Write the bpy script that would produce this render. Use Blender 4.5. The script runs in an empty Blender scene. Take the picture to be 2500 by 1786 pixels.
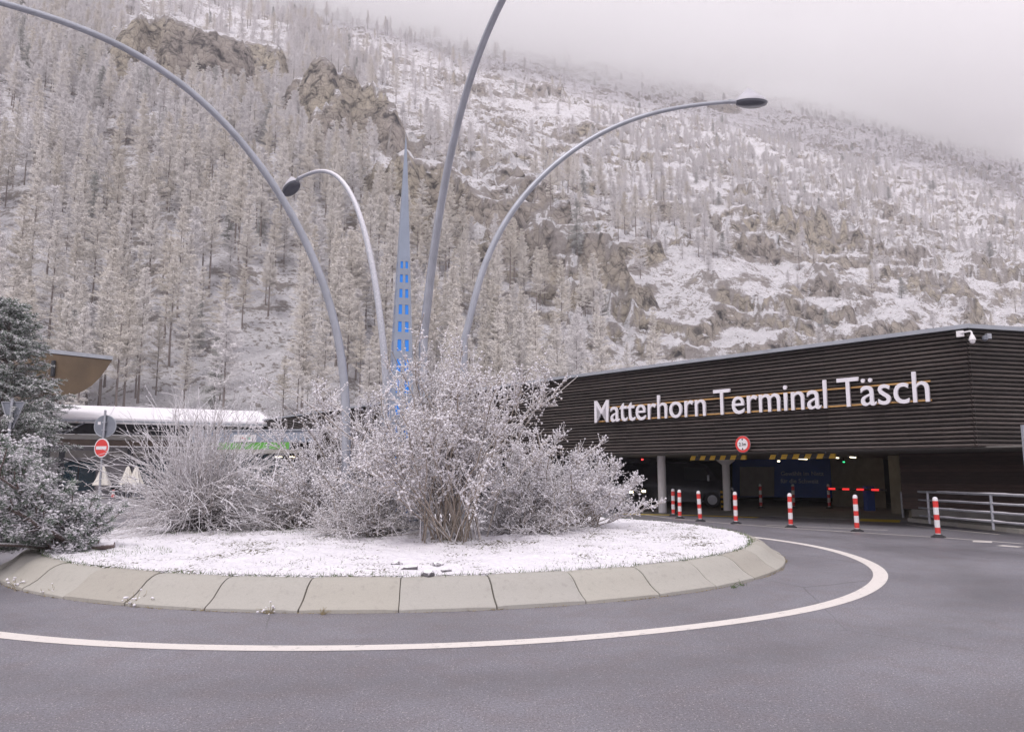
import bpy, bmesh, math, random
import numpy as np
from mathutils import Vector, Matrix

# ------------------------------------------------------------------ camera, world, sun, exposure
sc = bpy.context.scene
COL = sc.collection
FPX, CX, CY, HC = 1850.0, 1250.0, 893.0, 1.6
PITCH = math.atan(257 / FPX)
cam_data = bpy.data.cameras.new('camera')
cam_data.sensor_width = 36.0
cam_data.lens = 36.0 * FPX / 2500.0
cam_data.clip_end = 6000
cam = bpy.data.objects.new('camera', cam_data)
COL.objects.link(cam)
cam.location = (0, 0, HC)
cam.rotation_euler = (math.pi / 2 + PITCH, 0, 0)
sc.camera = cam

SUN_EL, SUN_AZ = math.radians(56), math.radians(200)      # azimuth from +Y, clockwise: behind the camera
world = bpy.data.worlds.new('World')
sc.world = world
world.use_nodes = True
wn, wl = world.node_tree.nodes, world.node_tree.links
wn.clear()
sky = wn.new('ShaderNodeTexSky')
sky.sky_type = 'NISHITA'
sky.sun_disc = False
sky.sun_elevation = SUN_EL
sky.sun_rotation = SUN_AZ
wmix = wn.new('ShaderNodeMix'); wmix.data_type = 'RGBA'
wmix.inputs[0].default_value = 0.93                        # an even overcast deck with a trace of the sky above it
wmix.inputs[7].default_value = (7.4, 7.12, 7.5, 1)
wl.new(sky.outputs[0], wmix.inputs[6])
bg = wn.new('ShaderNodeBackground'); bg.inputs[1].default_value = 0.1
wout = wn.new('ShaderNodeOutputWorld')
wl.new(wmix.outputs[2], bg.inputs[0]); wl.new(bg.outputs[0], wout.inputs[0])

sun_data = bpy.data.lights.new('sun', 'SUN')
sun_data.energy = 1.5
sun_data.angle = math.radians(25)
sun_data.color = (1.0, 0.95, 0.92)
sun = bpy.data.objects.new('sun', sun_data)
COL.objects.link(sun)
sdir = Vector((math.sin(SUN_AZ) * math.cos(SUN_EL), math.cos(SUN_AZ) * math.cos(SUN_EL), math.sin(SUN_EL)))
sun.rotation_euler = sdir.to_track_quat('Z', 'Y').to_euler()

vs = sc.view_settings
vs.view_transform = 'Standard'; vs.look = 'None'; vs.exposure = 0.5; vs.gamma = 1.0; vs.use_curve_mapping = False
sc.cycles.use_denoising = True
sc.cycles.max_bounces = 16
sc.cycles.diffuse_bounces = 3
sc.cycles.volume_bounces = 16
sc.cycles.transparent_max_bounces = 8
sc.cycles.caustics_reflective = False
sc.cycles.caustics_refractive = False

# ------------------------------------------------------------------ helpers
R = math.radians
rng = np.random.default_rng(7)
random.seed(7)

def ray(x, y):
    a, b = (x - CX) / FPX, (CY - y) / FPX
    return np.array([a, math.cos(PITCH) - b * math.sin(PITCH), math.sin(PITCH) + b * math.cos(PITCH)])
def at(x, y, Y):                                            # the point of the place seen at photo pixel x, y, at distance Y
    d = ray(x, y); return np.array([0, 0, HC]) + d * (Y / d[1])
def gnd(x, y, z=0.0):
    d = ray(x, y); return np.array([0, 0, HC]) + d * ((z - HC) / d[2])
def project(p):
    q = np.asarray(p, float) - np.array([0, 0, HC])
    dep = q[..., 1] * math.cos(PITCH) + q[..., 2] * math.sin(PITCH)
    up = -q[..., 1] * math.sin(PITCH) + q[..., 2] * math.cos(PITCH)
    return CX + FPX * q[..., 0] / dep, CY - FPX * up / dep, dep

def mesh_np(name, V, faces, smooth=False):
    """faces: list of integer arrays (n,3) / (n,4)"""
    me = bpy.data.meshes.new(name)
    V = np.asarray(V, np.float32)
    faces = [np.asarray(f, np.int32) for f in faces if len(f)]
    me.vertices.add(len(V)); me.vertices.foreach_set('co', V.ravel())
    loops = np.concatenate([f.ravel() for f in faces])
    tot = np.concatenate([np.full(len(f), f.shape[1], np.int32) for f in faces])
    start = np.concatenate([[0], np.cumsum(tot)[:-1]]).astype(np.int32)
    me.loops.add(len(loops)); me.loops.foreach_set('vertex_index', loops)
    me.polygons.add(len(tot)); me.polygons.foreach_set('loop_start', start); me.polygons.foreach_set('loop_total', tot)
    if smooth: me.polygons.foreach_set('use_smooth', np.ones(len(tot), bool))
    me.update(calc_edges=True); me.validate()
    return me

def link(name, me, mat=None, parent=None, loc=None):
    o = bpy.data.objects.new(name, me)
    COL.objects.link(o)
    if mat is not None and me is not None and len(me.materials) == 0: me.materials.append(mat)
    if parent is not None: o.parent = parent
    if loc is not None: o.location = loc
    return o

def tag(o, label=None, category=None, group=None, kind=None):
    if label: o['label'] = label
    if category: o['category'] = category
    if group: o['group'] = group
    if kind: o['kind'] = kind
    return o

def thing(name, label, category, loc=(0, 0, 0), rz=0.0, group=None):
    o = bpy.data.objects.new(name, None)
    o.empty_display_size = 0.2
    COL.objects.link(o); o.location = loc; o.rotation_euler = (0, 0, rz)
    return tag(o, label, category, group)

def copy_tree(o, parent=None):
    c = o.copy(); COL.objects.link(c); c.parent = parent
    for ch in list(o.children): copy_tree(ch, c)
    return c

class MB:
    """collects simple shapes into ONE mesh"""
    def __init__(s): s.v = []; s.f = []
    def add(s, vs_, fs):
        n = len(s.v); s.v += [tuple(map(float, q)) for q in vs_]; s.f += [tuple(i + n for i in f) for f in fs]; return s
    def box(s, c, d, rz=0.0, m=None):
        x, y, z = (k / 2 for k in d); pts = []
        ca, sa = math.cos(rz), math.sin(rz)
        for dz in (-z, z):
            for dx, dy in ((-x, -y), (x, -y), (x, y), (-x, y)):
                q = Vector((dx, dy, dz))
                if m is not None: q = m @ q
                pts.append((c[0] + q.x * ca - q.y * sa, c[1] + q.x * sa + q.y * ca, c[2] + q.z))
        return s.add(pts, [(3, 2, 1, 0), (4, 5, 6, 7), (0, 1, 5, 4), (1, 2, 6, 5), (2, 3, 7, 6), (3, 0, 4, 7)])
    def prism(s, poly, z0, z1):                              # plan polygon (counter-clockwise) from z0 to z1
        n = len(poly)
        return s.add([(p[0], p[1], z0) for p in poly] + [(p[0], p[1], z1) for p in poly],
                     [tuple(range(n - 1, -1, -1)), tuple(range(n, 2 * n))] + [(i, (i + 1) % n, n + (i + 1) % n, n + i) for i in range(n)])
    def extrude(s, poly3, vec):                              # 3-D polygon pushed along vec
        n = len(poly3); v = np.asarray(vec, float)
        return s.add([tuple(p) for p in poly3] + [tuple(np.asarray(p) + v) for p in poly3],
                     [tuple(range(n)), tuple(range(2 * n - 1, n - 1, -1))] + [(i, n + i, n + (i + 1) % n, (i + 1) % n) for i in range(n)])
    def tube(s, path, rad, n=10, cap=True):
        path = [Vector(p) for p in path]
        if not hasattr(rad, '__len__'): rad = [rad] * len(path)
        base = len(s.v); up = Vector((0, 0, 1)); prev = None
        for i, p in enumerate(path):
            t = (path[min(i + 1, len(path) - 1)] - path[max(i - 1, 0)]).normalized()
            if prev is None:
                a = t.cross(up)
                if a.length < 1e-3: a = t.cross(Vector((0, 1, 0)))
            else: a = prev - t * prev.dot(t)
            a.normalize(); prev = a; b = t.cross(a)
            for k in range(n):
                q = p + (a * math.cos(2 * math.pi * k / n) + b * math.sin(2 * math.pi * k / n)) * rad[i]
                s.v.append(tuple(q))
        for i in range(len(path) - 1):
            for k in range(n):
                s.f.append((base + i * n + k, base + (i + 1) * n + k, base + (i + 1) * n + (k + 1) % n, base + i * n + (k + 1) % n))
        if cap:
            s.f.append(tuple(base + k for k in range(n))); e = base + (len(path) - 1) * n
            s.f.append(tuple(e + k for k in range(n - 1, -1, -1)))
        return s
    def lathe(s, prof, n=24, c=(0, 0, 0)):                   # (r, z) profile about z
        base = len(s.v)
        for r, z in prof:
            for k in range(n):
                a = 2 * math.pi * k / n; s.v.append((c[0] + r * math.cos(a), c[1] + r * math.sin(a), c[2] + z))
        for i in range(len(prof) - 1):
            for k in range(n):
                s.f.append((base + i * n + k, base + i * n + (k + 1) % n, base + (i + 1) * n + (k + 1) % n, base + (i + 1) * n + k))
        s.f.append(tuple(base + k for k in range(n - 1, -1, -1))); e = base + (len(prof) - 1) * n
        s.f.append(tuple(e + k for k in range(n)))
        return s
    def mesh(s, name, smooth=False, bevel=0.0, seg=2):
        me = bpy.data.meshes.new(name); me.from_pydata(s.v, [], s.f); me.update()
        bm = bmesh.new(); bm.from_mesh(me)
        bmesh.ops.recalc_face_normals(bm, faces=bm.faces)
        if bevel > 0:
            es = [e for e in bm.edges if len(e.link_faces) == 2 and e.calc_face_angle(0) > 0.6]
            bmesh.ops.bevel(bm, geom=es, offset=bevel, segments=seg, affect='EDGES', profile=0.5)
        bm.to_mesh(me); bm.free()
        if smooth:
            me.polygons.foreach_set('use_smooth', np.ones(len(me.polygons), bool))
            try: me.set_sharp_from_angle(angle=R(38))
            except Exception: pass
        return me
    def build(s, name, mat, parent=None, loc=None, smooth=False, bevel=0.0):
        return link(name, s.mesh(name, smooth, bevel), mat, parent, loc)

# ------------------------------------------------------------------ noise on arrays
_perm = np.random.default_rng(3).permutation(1024)
_grad = np.random.default_rng(4).normal(size=(1024, 2)); _grad /= np.linalg.norm(_grad, axis=1)[:, None]
def noise2(x, y):
    xi = np.floor(x).astype(int); yi = np.floor(y).astype(int); xf = x - xi; yf = y - yi
    u = xf ** 3 * (xf * (xf * 6 - 15) + 10); v = yf ** 3 * (yf * (yf * 6 - 15) + 10)
    def g(ix, iy, fx, fy):
        k = _perm[(_perm[ix & 1023] + iy) & 1023]; return _grad[k, 0] * fx + _grad[k, 1] * fy
    a = g(xi, yi, xf, yf); b = g(xi + 1, yi, xf - 1, yf); c = g(xi, yi + 1, xf, yf - 1); d = g(xi + 1, yi + 1, xf - 1, yf - 1)
    return (a + u * (b - a)) * (1 - v) + (c + u * (d - c)) * v
def fbm(x, y, o=5, lac=2.05, gain=0.5):
    s = 0; a = 1.0
    for i in range(o):
        s = s + a * noise2(x + i * 37.3, y - i * 19.7); x = x * lac; y = y * lac; a *= gain
    return s
def sstep(a, b, x):
    t = np.clip((x - a) / (b - a), 0, 1); return t * t * (3 - 2 * t)

# ------------------------------------------------------------------ materials
class NT:
    def __init__(s, name):
        s.m = bpy.data.materials.new(name); s.m.use_nodes = True
        s.n = s.m.node_tree.nodes; s.l = s.m.node_tree.links
        s.b = s.n['Principled BSDF']; s.out = s.n['Material Output']
        s.tc = s.n.new('ShaderNodeTexCoord')
    def set(s, **k):
        for a, v in k.items(): s.b.inputs[a.replace('_', ' ')].default_value = v
        return s
    def put(s, sock, val):
        if hasattr(val, 'is_output'): s.l.new(val, sock)
        elif isinstance(val, (tuple, list)): sock.default_value = (*val, 1) if len(val) == 3 and sock.type == 'RGBA' else val
        else: sock.default_value = val
    def noise(s, scale, detail=6, rough=0.55, vec=None, out=0, dist=0.0):
        t = s.n.new('ShaderNodeTexNoise'); t.inputs['Scale'].default_value = scale; t.inputs['Detail'].default_value = detail
        t.inputs['Roughness'].default_value = rough; t.inputs['Distortion'].default_value = dist
        s.l.new(vec if vec is not None else s.tc.outputs['Object'], t.inputs['Vector']); return t.outputs[out]
    def voronoi(s, scale, feature='F1', out='Distance', vec=None):
        t = s.n.new('ShaderNodeTexVoronoi'); t.feature = feature; t.inputs['Scale'].default_value = scale
        s.l.new(vec if vec is not None else s.tc.outputs['Object'], t.inputs['Vector']); return t.outputs[out]
    def mapping(s, scale=(1, 1, 1), src=None):
        t = s.n.new('ShaderNodeMapping'); t.inputs['Scale'].default_value = scale
        s.l.new(src if src is not None else s.tc.outputs['Object'], t.inputs['Vector']); return t.outputs[0]
    def ramp(s, fac, stops, interp='LINEAR'):
        t = s.n.new('ShaderNodeValToRGB'); t.color_ramp.interpolation = interp
        e = t.color_ramp.elements
        while len(e) < len(stops): e.new(0.5)
        for k, (p, c) in enumerate(stops):
            e[k].position = p; e[k].color = (*c, 1) if hasattr(c, '__len__') else (c, c, c, 1)
        s.l.new(fac, t.inputs[0]); return t.outputs[0]
    def mix(s, fac, a, b, mode='MIX'):
        t = s.n.new('ShaderNodeMix'); t.data_type = 'RGBA'; t.blend_type = mode
        s.put(t.inputs[0], fac); s.put(t.inputs[6], a); s.put(t.inputs[7], b); return t.outputs[2]
    def math(s, op, a, b=0.0, c=None, clamp=False):
        t = s.n.new('ShaderNodeMath'); t.operation = op; t.use_clamp = clamp
        s.put(t.inputs[0], a); s.put(t.inputs[1], b)
        if c is not None: s.put(t.inputs[2], c)
        return t.outputs[0]
    def mapr(s, v, a, b, c=0.0, d=1.0, smooth=True):
        t = s.n.new('ShaderNodeMapRange'); t.interpolation_type = 'SMOOTHSTEP' if smooth else 'LINEAR'
        s.put(t.inputs[0], v); t.inputs[1].default_value = a; t.inputs[2].default_value = b
        t.inputs[3].default_value = c; t.inputs[4].default_value = d; return t.outputs[0]
    def normal_z(s):
        g = s.n.new('ShaderNodeNewGeometry'); x = s.n.new('ShaderNodeSeparateXYZ'); s.l.new(g.outputs['Normal'], x.inputs[0]); return x.outputs[2]
    def true_z(s):
        g = s.n.new('ShaderNodeNewGeometry'); x = s.n.new('ShaderNodeSeparateXYZ'); s.l.new(g.outputs['True Normal'], x.inputs[0]); return x.outputs[2]
    def pos(s):
        g = s.n.new('ShaderNodeNewGeometry'); return g.outputs['Position']
    def rand(s):
        o = s.n.new('ShaderNodeObjectInfo'); return o.outputs['Random']
    def bump(s, h, strength=0.3, dist=0.02):
        t = s.n.new('ShaderNodeBump'); t.inputs['Strength'].default_value = strength; t.inputs['Distance'].default_value = dist
        s.l.new(h, t.inputs['Height']); s.l.new(t.outputs[0], s.b.inputs['Normal']); return s
    def color(s, c): s.put(s.b.inputs['Base Color'], c); return s
    def rough(s, c): s.put(s.b.inputs['Roughness'], c); return s

def plain(name, col, rough=0.6, var=0.12, scale=3.0, metal=0.0, bump=0.0):
    t = NT(name)
    n = t.noise(scale, 5)
    f = t.mapr(n, 0.3, 0.7, 1 - var, 1 + var, False)
    t.color(t.mix(1.0, col, f, 'MULTIPLY')); t.set(Roughness=rough, Metallic=metal)
    if bump: t.bump(t.noise(scale * 12, 4), bump, 0.01)
    return t.m

def emit(name, col, strength):
    t = NT(name); t.color(col); t.set(Roughness=0.4); t.put(t.b.inputs['Emission Color'], col); t.b.inputs['Emission Strength'].default_value = strength
    return t.m

SNOW = (0.84, 0.82, 0.86)
M = {}
def mat_asphalt():
    t = NT('asphalt'); v = t.pos()
    big = t.noise(0.35, 4, 0.55, v); mid = t.noise(3.0, 5, 0.6, v); fine = t.noise(90, 3, 0.7, v); chips = t.voronoi(130, vec=v)
    c = t.mix(t.mapr(big, 0.3, 0.7), (0.162, 0.156, 0.18), (0.222, 0.216, 0.247))
    c = t.mix(t.mapr(mid, 0.35, 0.75, 0, 0.35), c, (0.16, 0.125, 0.125))
    c = t.mix(1.0, c, t.mapr(fine, 0.3, 0.7, 0.5, 1.5, False), 'MULTIPLY')
    c = t.mix(1.0, c, t.mapr(t.noise(42, 4, 0.8, v), 0.3, 0.7, 0.55, 1.45, False), 'MULTIPLY')
    sel = t.voronoi(60, out='Color', vec=v); dots = t.voronoi(60, vec=v)
    c = t.mix(t.math('MULTIPLY', t.mapr(dots, 0.22, 0.34, 0.9, 0.0), t.mapr(sel, 0.70, 0.74)), c, (0.50, 0.47, 0.46))
    c = t.mix(t.math('MULTIPLY', t.mapr(dots, 0.22, 0.34, 0.8, 0.0), t.mapr(sel, 0.26, 0.22)), c, (0.07, 0.065, 0.07))
    c = t.mix(t.mapr(t.noise(1.1, 7, 0.7, v), 0.55, 0.8, 0, 0.35), c, (0.13, 0.125, 0.135))
    vl = t.n.new('ShaderNodeVectorMath'); vl.operation = 'DISTANCE'; t.l.new(v, vl.inputs[0]); vl.inputs[1].default_value = (-2.02, 15.78, 0)
    wob = t.math('ADD', vl.outputs['Value'], t.math('MULTIPLY', t.noise(0.5, 4, 0.6, v), 0.8))
    for r0 in (10.3, 12.1):
        trk = t.math('MULTIPLY', t.mapr(t.math('ABSOLUTE', t.math('SUBTRACT', wob, r0)), 0.12, 0.55, 1.0, 0.0), t.mapr(t.noise(2.5, 6, 0.7, v), 0.3, 0.7, 0.10, 0.32))
        c = t.mix(trk, c, (0.115, 0.11, 0.118))
    crk = t.voronoi(0.23, 'DISTANCE_TO_EDGE', vec=t.mix(0.06, v, t.noise(1.5, 6, 0.7, v, out=1)))
    c = t.mix(t.math('MULTIPLY', t.mapr(crk, 0.0, 0.0022, 0.8, 0.0), t.mapr(t.noise(0.3, 2, 0.5, v), 0.48, 0.6)), c, (0.05, 0.048, 0.05))
    t.color(c); t.rough(t.mapr(big, 0.3, 0.7, 0.42, 0.62)); t.bump(fine, 0.35, 0.006)
    return t.m
def mat_paint(name, col):
    t = NT(name); v = t.pos()
    w = t.noise(9, 8, 0.7, v); f = t.noise(70, 4, 0.7, v)
    c = t.mix(1.0, col, t.mapr(f, 0.2, 0.8, 0.86, 1.1, False), 'MULTIPLY')
    c = t.mix(t.mapr(w, 0.56, 0.70, 0, 0.65), c, (0.2, 0.19, 0.2))
    t.color(c); t.set(Roughness=0.65); t.bump(f, 0.2, 0.004); return t.m
def mat_kerb():
    t = NT('kerb_concrete'); v = t.pos()
    b = t.noise(1.8, 6, 0.6, v); f = t.noise(60, 4, 0.65, v); pits = t.voronoi(45, vec=v)
    c = t.ramp(t.rand(), [(0, (0.375, 0.35, 0.31)), (0.5, (0.42, 0.40, 0.36)), (1, (0.39, 0.375, 0.355))])
    c = t.mix(t.mapr(b, 0.45, 0.8, 0, 0.3), c, (0.36, 0.33, 0.29))
    streak = t.noise(1.0, 5, 0.6, t.mapping((14, 14, 2.0), v))
    c = t.mix(t.mapr(streak, 0.52, 0.75, 0, 0.35), c, (0.25, 0.235, 0.215))
    c = t.mix(t.mapr(pits, 0.0, 0.09, 0.35, 0.0), c, (0.22, 0.2, 0.18))
    c = t.mix(1.0, c, t.mapr(f, 0.2, 0.8, 0.9, 1.1, False), 'MULTIPLY')
    t.color(c); t.set(Roughness=0.85); t.bump(f, 0.25, 0.004); return t.m
def mat_island():
    t = NT('thin_snow_on_grass'); v = t.pos()
    a = t.noise(26, 6, 0.7, t.mapping((1, 0.55, 1), v)); b = t.noise(1.1, 4, 0.6, v); f = t.noise(14, 6, 0.65, v)
    s = t.math('ADD', a, t.math('MULTIPLY', t.math('SUBTRACT', b, 0.5), 0.62))
    g = t.mix(t.noise(40, 3, 0.6, v), (0.05, 0.058, 0.028), (0.16, 0.13, 0.085))
    sn = t.mix(t.mapr(f, 0.35, 0.7), SNOW, (0.72, 0.69, 0.76))
    t.color(t.mix(t.mapr(s, 0.355, 0.43), g, sn)); t.set(Roughness=0.75); t.bump(f, 0.7, 0.03); return t.m
def mat_bark(name, bark, lo=0.05, hi=0.5, snow=SNOW, amount=1.0):
    t = NT(name); v = t.pos()
    n = t.noise(35, 4, 0.6, v); z = t.math('ADD', t.normal_z(), t.math('MULTIPLY', t.math('SUBTRACT', n, 0.5), 0.9))
    b = t.mix(n, tuple(k * 0.6 for k in bark), tuple(min(1, k * 1.35) for k in bark))
    t.color(t.mix(t.mapr(z, lo, hi, 0, amount), b, snow)); t.set(Roughness=0.85); return t.m
def mat_snow(name='snow_clump'):
    t = NT(name); v = t.pos(); n = t.noise(25, 4, 0.6, v)
    t.color(t.mix(n, (0.74, 0.71, 0.76), (0.88, 0.86, 0.89))); t.set(Roughness=0.8); t.bump(n, 0.4, 0.01); return t.m
def mat_boards(name='dark_timber', base=(0.019, 0.0130, 0.0115), worn_lit=(0.115, 0.097, 0.09)):
    t = NT(name); v = t.pos()
    g = t.noise(2.2, 7, 0.65, t.mapping((1.2, 1.2, 22), v)); w = t.noise(0.7, 4, 0.6, v)
    z = t.normal_z()
    c = t.mix(t.mapr(g, 0.35, 0.75), base, tuple(k * 2.1 for k in base))
    up = t.math('MULTIPLY', t.mapr(z, 0.25, 0.75), t.mapr(t.math('ADD', g, t.math('MULTIPLY', w, 0.6)), 0.5, 1.0, 0.35, 1.0))
    c = t.mix(up, c, worn_lit)  # upward faces paler: weathering plus the light they catch, put into the colour
    c = t.mix(1.0, c, t.mapr(t.rand(), 0, 1, 0.7, 1.35, False), 'MULTIPLY')
    t.color(c); t.set(Roughness=0.62); t.bump(g, 0.25, 0.006); return t.m
def mat_mountain():
    t = NT('rock_and_snow'); v = t.pos()
    z = t.normal_z(); n1 = t.noise(0.10, 8, 0.65, v); n2 = t.noise(0.55, 8, 0.7, t.mapping((1, 1, 0.6), v)); n3 = t.noise(0.03, 4, 0.5, v)
    at_ = t.n.new('ShaderNodeAttribute'); at_.attribute_name = 'rock'
    ledge = t.noise(0.42, 9, 0.72, t.mapping((0.55, 0.55, 2.4), v)); spots = t.noise(1.3, 7, 0.7, v); blk = t.noise(0.33, 10, 0.68, v, dist=0.6)
    zz = t.math('ADD', z, t.math('MULTIPLY', t.math('SUBTRACT', n2, 0.5), 0.62))
    zz = t.math('ADD', zz, t.math('MULTIPLY', t.math('SUBTRACT', ledge, 0.5), t.mapr(z, 0.35, 0.8, 2.3, 0.5)))
    zz = t.math('SUBTRACT', zz, t.math('MULTIPLY', at_.outputs['Fac'], 0.12))
    zz = t.math('SUBTRACT', zz, t.mapr(t.math('ADD', spots, t.math('MULTIPLY', n1, 0.35)), 0.69, 0.84, 0.0, 0.45))
    cr = t.voronoi(0.42, 'DISTANCE_TO_EDGE', vec=t.mapping((1.0, 1.0, 0.7), v))
    rock = t.ramp(blk, [(0.36, (0.04, 0.036, 0.038)), (0.43, (0.20, 0.177, 0.148)), (0.50, (0.42, 0.37, 0.305)), (0.62, (0.54, 0.475, 0.385)), (0.75, (0.37, 0.33, 0.30))])  # near-black low end paints the shade of crevices into the rock colour
    rock = t.mix(t.mapr(n3, 0.35, 0.65), rock, t.mix(1.0, rock, (0.82, 0.82, 0.92), 'MULTIPLY'))
    rock = t.mix(t.mapr(cr, 0.0, 0.05, 0.5, 0.0), rock, (0.05, 0.045, 0.048))
    scrub = t.mix(spots, (0.20, 0.175, 0.165), (0.50, 0.455, 0.445))
    low = t.mix(t.mapr(z, 0.5, 0.66), rock, scrub)
    c = t.mix(t.mapr(zz, 0.58, 0.72), low, SNOW)
    t.color(c); t.set(Roughness=0.9)
    t.bump(t.math('ADD', t.math('ADD', t.math('MULTIPLY', blk, 2.2), t.math('MULTIPLY', cr, 0.7)), t.math('MULTIPLY', n2, 0.8)), 1.0, 1.3); return t.m
def mat_larch(name, a, b, frost):
    t = NT(name); z = t.true_z(); r = t.rand()
    n = t.noise(0.8, 4, 0.6)
    tw = t.mix(t.mapr(t.math('ADD', n, t.math('MULTIPLY', r, 0.5)), 0.4, 1.0), a, b)
    f = t.math('MULTIPLY', t.mapr(t.math('ABSOLUTE', z), 0.1, 0.75, 0.5, 1.0), t.mapr(r, 0, 1, frost * 0.75, min(1.0, frost * 1.25), False))
    t.color(t.mix(f, tw, (0.88, 0.86, 0.875))); t.set(Roughness=0.95)
    t.b.inputs['Specular IOR Level'].default_value = 0.1
    return t.m

M['asphalt'] = mat_asphalt()
M['white_line'] = mat_paint('white_road_paint', (0.74, 0.69, 0.66))
M['yellow_line'] = mat_paint('yellow_road_paint', (0.78, 0.56, 0.04))
M['kerb'] = mat_kerb()
M['joint'] = plain('dark_joint', (0.11, 0.10, 0.085), 0.95)
M['island'] = mat_island()
M['bark'] = mat_bark('snowy_shrub_bark', (0.30, 0.25, 0.205), -0.05, 0.6)
M['twig'] = mat_bark('snowy_twig', (0.44, 0.39, 0.345), -0.7, 0.3)
M['willow'] = mat_bark('snowy_willow_twig', (0.34, 0.295, 0.285), -0.7, 0.2)
M['pinebark'] = mat_bark('snowy_pine_bark', (0.17, 0.13, 0.12), 0.0, 0.55)
M['leaf'] = mat_bark('dry_bud', (0.46, 0.385, 0.31), -0.4, 0.7, amount=0.8)
M['snow'] = mat_snow()
M['needle'] = plain('pine_needles', (0.18, 0.24, 0.18), 0.6, 0.35, 6)
M['spruce'] = mat_bark('frosted_spruce_needles', (0.16, 0.23, 0.165), -0.35, 0.8, amount=0.92)
M['boards'] = mat_boards()
M['boards_lower'] = mat_boards('brown_timber', (0.05, 0.031, 0.026), (0.085, 0.06, 0.05))
M['carcass'] = plain('dark_carcass', (0.012, 0.011, 0.012), 0.9)
M['trim'] = plain('grey_metal_trim', (0.36, 0.38, 0.42), 0.45, 0.1, 2, 0.3)
M['letter'] = plain('white_sign_letter', (0.80, 0.77, 0.82), 0.35, 0.03)
M['orange'] = plain('ochre_sign_rail', (0.52, 0.30, 0.11), 0.5)
M['column'] = plain('white_column_paint', (0.84, 0.82, 0.84), 0.5, 0.04)
M['concrete'] = plain('concrete', (0.30, 0.285, 0.27), 0.85, 0.25, 1.5, bump=0.3)
M['soffit'] = plain('grey_soffit', (0.17, 0.16, 0.15), 0.9, 0.2)
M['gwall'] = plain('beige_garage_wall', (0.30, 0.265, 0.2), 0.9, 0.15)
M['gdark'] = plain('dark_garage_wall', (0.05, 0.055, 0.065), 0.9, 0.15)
M['banner'] = plain('blue_banner', (0.03, 0.10, 0.42), 0.6, 0.05)
M['banner_grey'] = plain('grey_picture_panel', (0.33, 0.31, 0.30), 0.6, 0.12)
M['banner_text'] = plain('pale_banner_print', (0.60, 0.64, 0.70), 0.6, 0.05)
M['galv'] = plain('galvanised_steel', (0.40, 0.41, 0.45), 0.42, 0.18, 5, 0.55)
M['pole'] = plain('galvanised_pole', (0.40, 0.415, 0.465), 0.38, 0.10, 3, 0.35)
M['pole_snow'] = mat_bark('snowed_pole', (0.42, 0.43, 0.48), 0.0, 0.7, (0.8, 0.78, 0.83), 0.9)
M['spire'] = plain('grey_spire_metal', (0.29, 0.33, 0.41), 0.45, 0.08, 2, 0.2)
M['blue'] = plain('bright_blue_panel', (0.02, 0.26, 0.88), 0.35, 0.03)
M['lamp_top'] = plain('grey_lamp_housing', (0.50, 0.49, 0.54), 0.45, 0.08)
M['lamp_under'] = plain('dark_lamp_glass', (0.10, 0.105, 0.13), 0.2, 0.1)
M['red'] = plain('red_reflective', (0.72, 0.05, 0.045), 0.4, 0.06)
M['white'] = plain('white_reflective', (0.80, 0.77, 0.79), 0.4, 0.05)
M['rubber'] = plain('black_rubber', (0.025, 0.025, 0.03), 0.8, 0.2)
M['yellow'] = plain('yellow_hazard', (0.75, 0.46, 0.03), 0.45, 0.08)
M['black'] = plain('black_paint', (0.015, 0.015, 0.017), 0.5, 0.1)
M['signback'] = plain('grey_sign_back', (0.22, 0.235, 0.275), 0.45, 0.1, 4, 0.3)
M['brownshell'] = plain('brown_timber_shell', (0.115, 0.078, 0.045), 0.7, 0.25, 0.8)
M['fascia'] = plain('blue_grey_fascia', (0.30, 0.335, 0.41), 0.5, 0.07)
M['green'] = plain('green_glass_strip', (0.13, 0.42, 0.07), 0.5, 0.05)
M['beam'] = plain('beige_grey_beam', (0.36, 0.345, 0.32), 0.6, 0.1)
M['brownbeam'] = plain('brown_beam', (0.12, 0.085, 0.065), 0.7, 0.2)
M['dark'] = plain('dark_interior', (0.035, 0.037, 0.045), 0.7, 0.2)
M['render'] = plain('pale_render', (0.60, 0.575, 0.59), 0.8, 0.12)
M['teal'] = plain('teal_glass', (0.025, 0.07, 0.10), 0.15, 0.1)
M['cream'] = plain('cream_cloth', (0.70, 0.665, 0.61), 0.85, 0.08, 12)
M['roofsnow'] = mat_snow('roof_snow')
M['green_sign'] = plain('pale_green_print', (0.35, 0.62, 0.50), 0.5, 0.05)
M['red_sign'] = plain('faded_red_print', (0.62, 0.33, 0.31), 0.5, 0.05)
M['earth'] = plain('snowy_ground', (0.55, 0.53, 0.54), 0.9, 0.35, 0.3)
M['stone'] = mat_bark('snowy_stone', (0.13, 0.12, 0.135), 0.45, 0.85)
M['grass'] = mat_bark('winter_grass', (0.10, 0.15, 0.05), 0.7, 1.3)
M['drygrass'] = plain('dry_weed', (0.30, 0.24, 0.13), 0.8, 0.25)
M['mountain'] = mat_mountain()
M['larch_trunk'] = mat_bark('larch_trunk', (0.22, 0.19, 0.18), 0.2, 0.8)
M['larch_a'] = mat_larch('larch_twigs_beige', (0.72, 0.665, 0.575), (0.83, 0.785, 0.71), 0.6)
M['larch_b'] = mat_larch('larch_twigs_grey', (0.76, 0.725, 0.705), (0.86, 0.835, 0.825), 0.85)
M['fir'] = mat_larch('frosted_hill_spruce', (0.20, 0.215, 0.19), (0.32, 0.33, 0.30), 0.55)
M['carwhite'] = plain('silver_car_paint', (0.45, 0.45, 0.47), 0.25, 0.03, 2, 0.4)
M['carblack'] = plain('navy_car_paint', (0.010, 0.012, 0.022), 0.25, 0.03, 2, 0.2)
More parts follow.
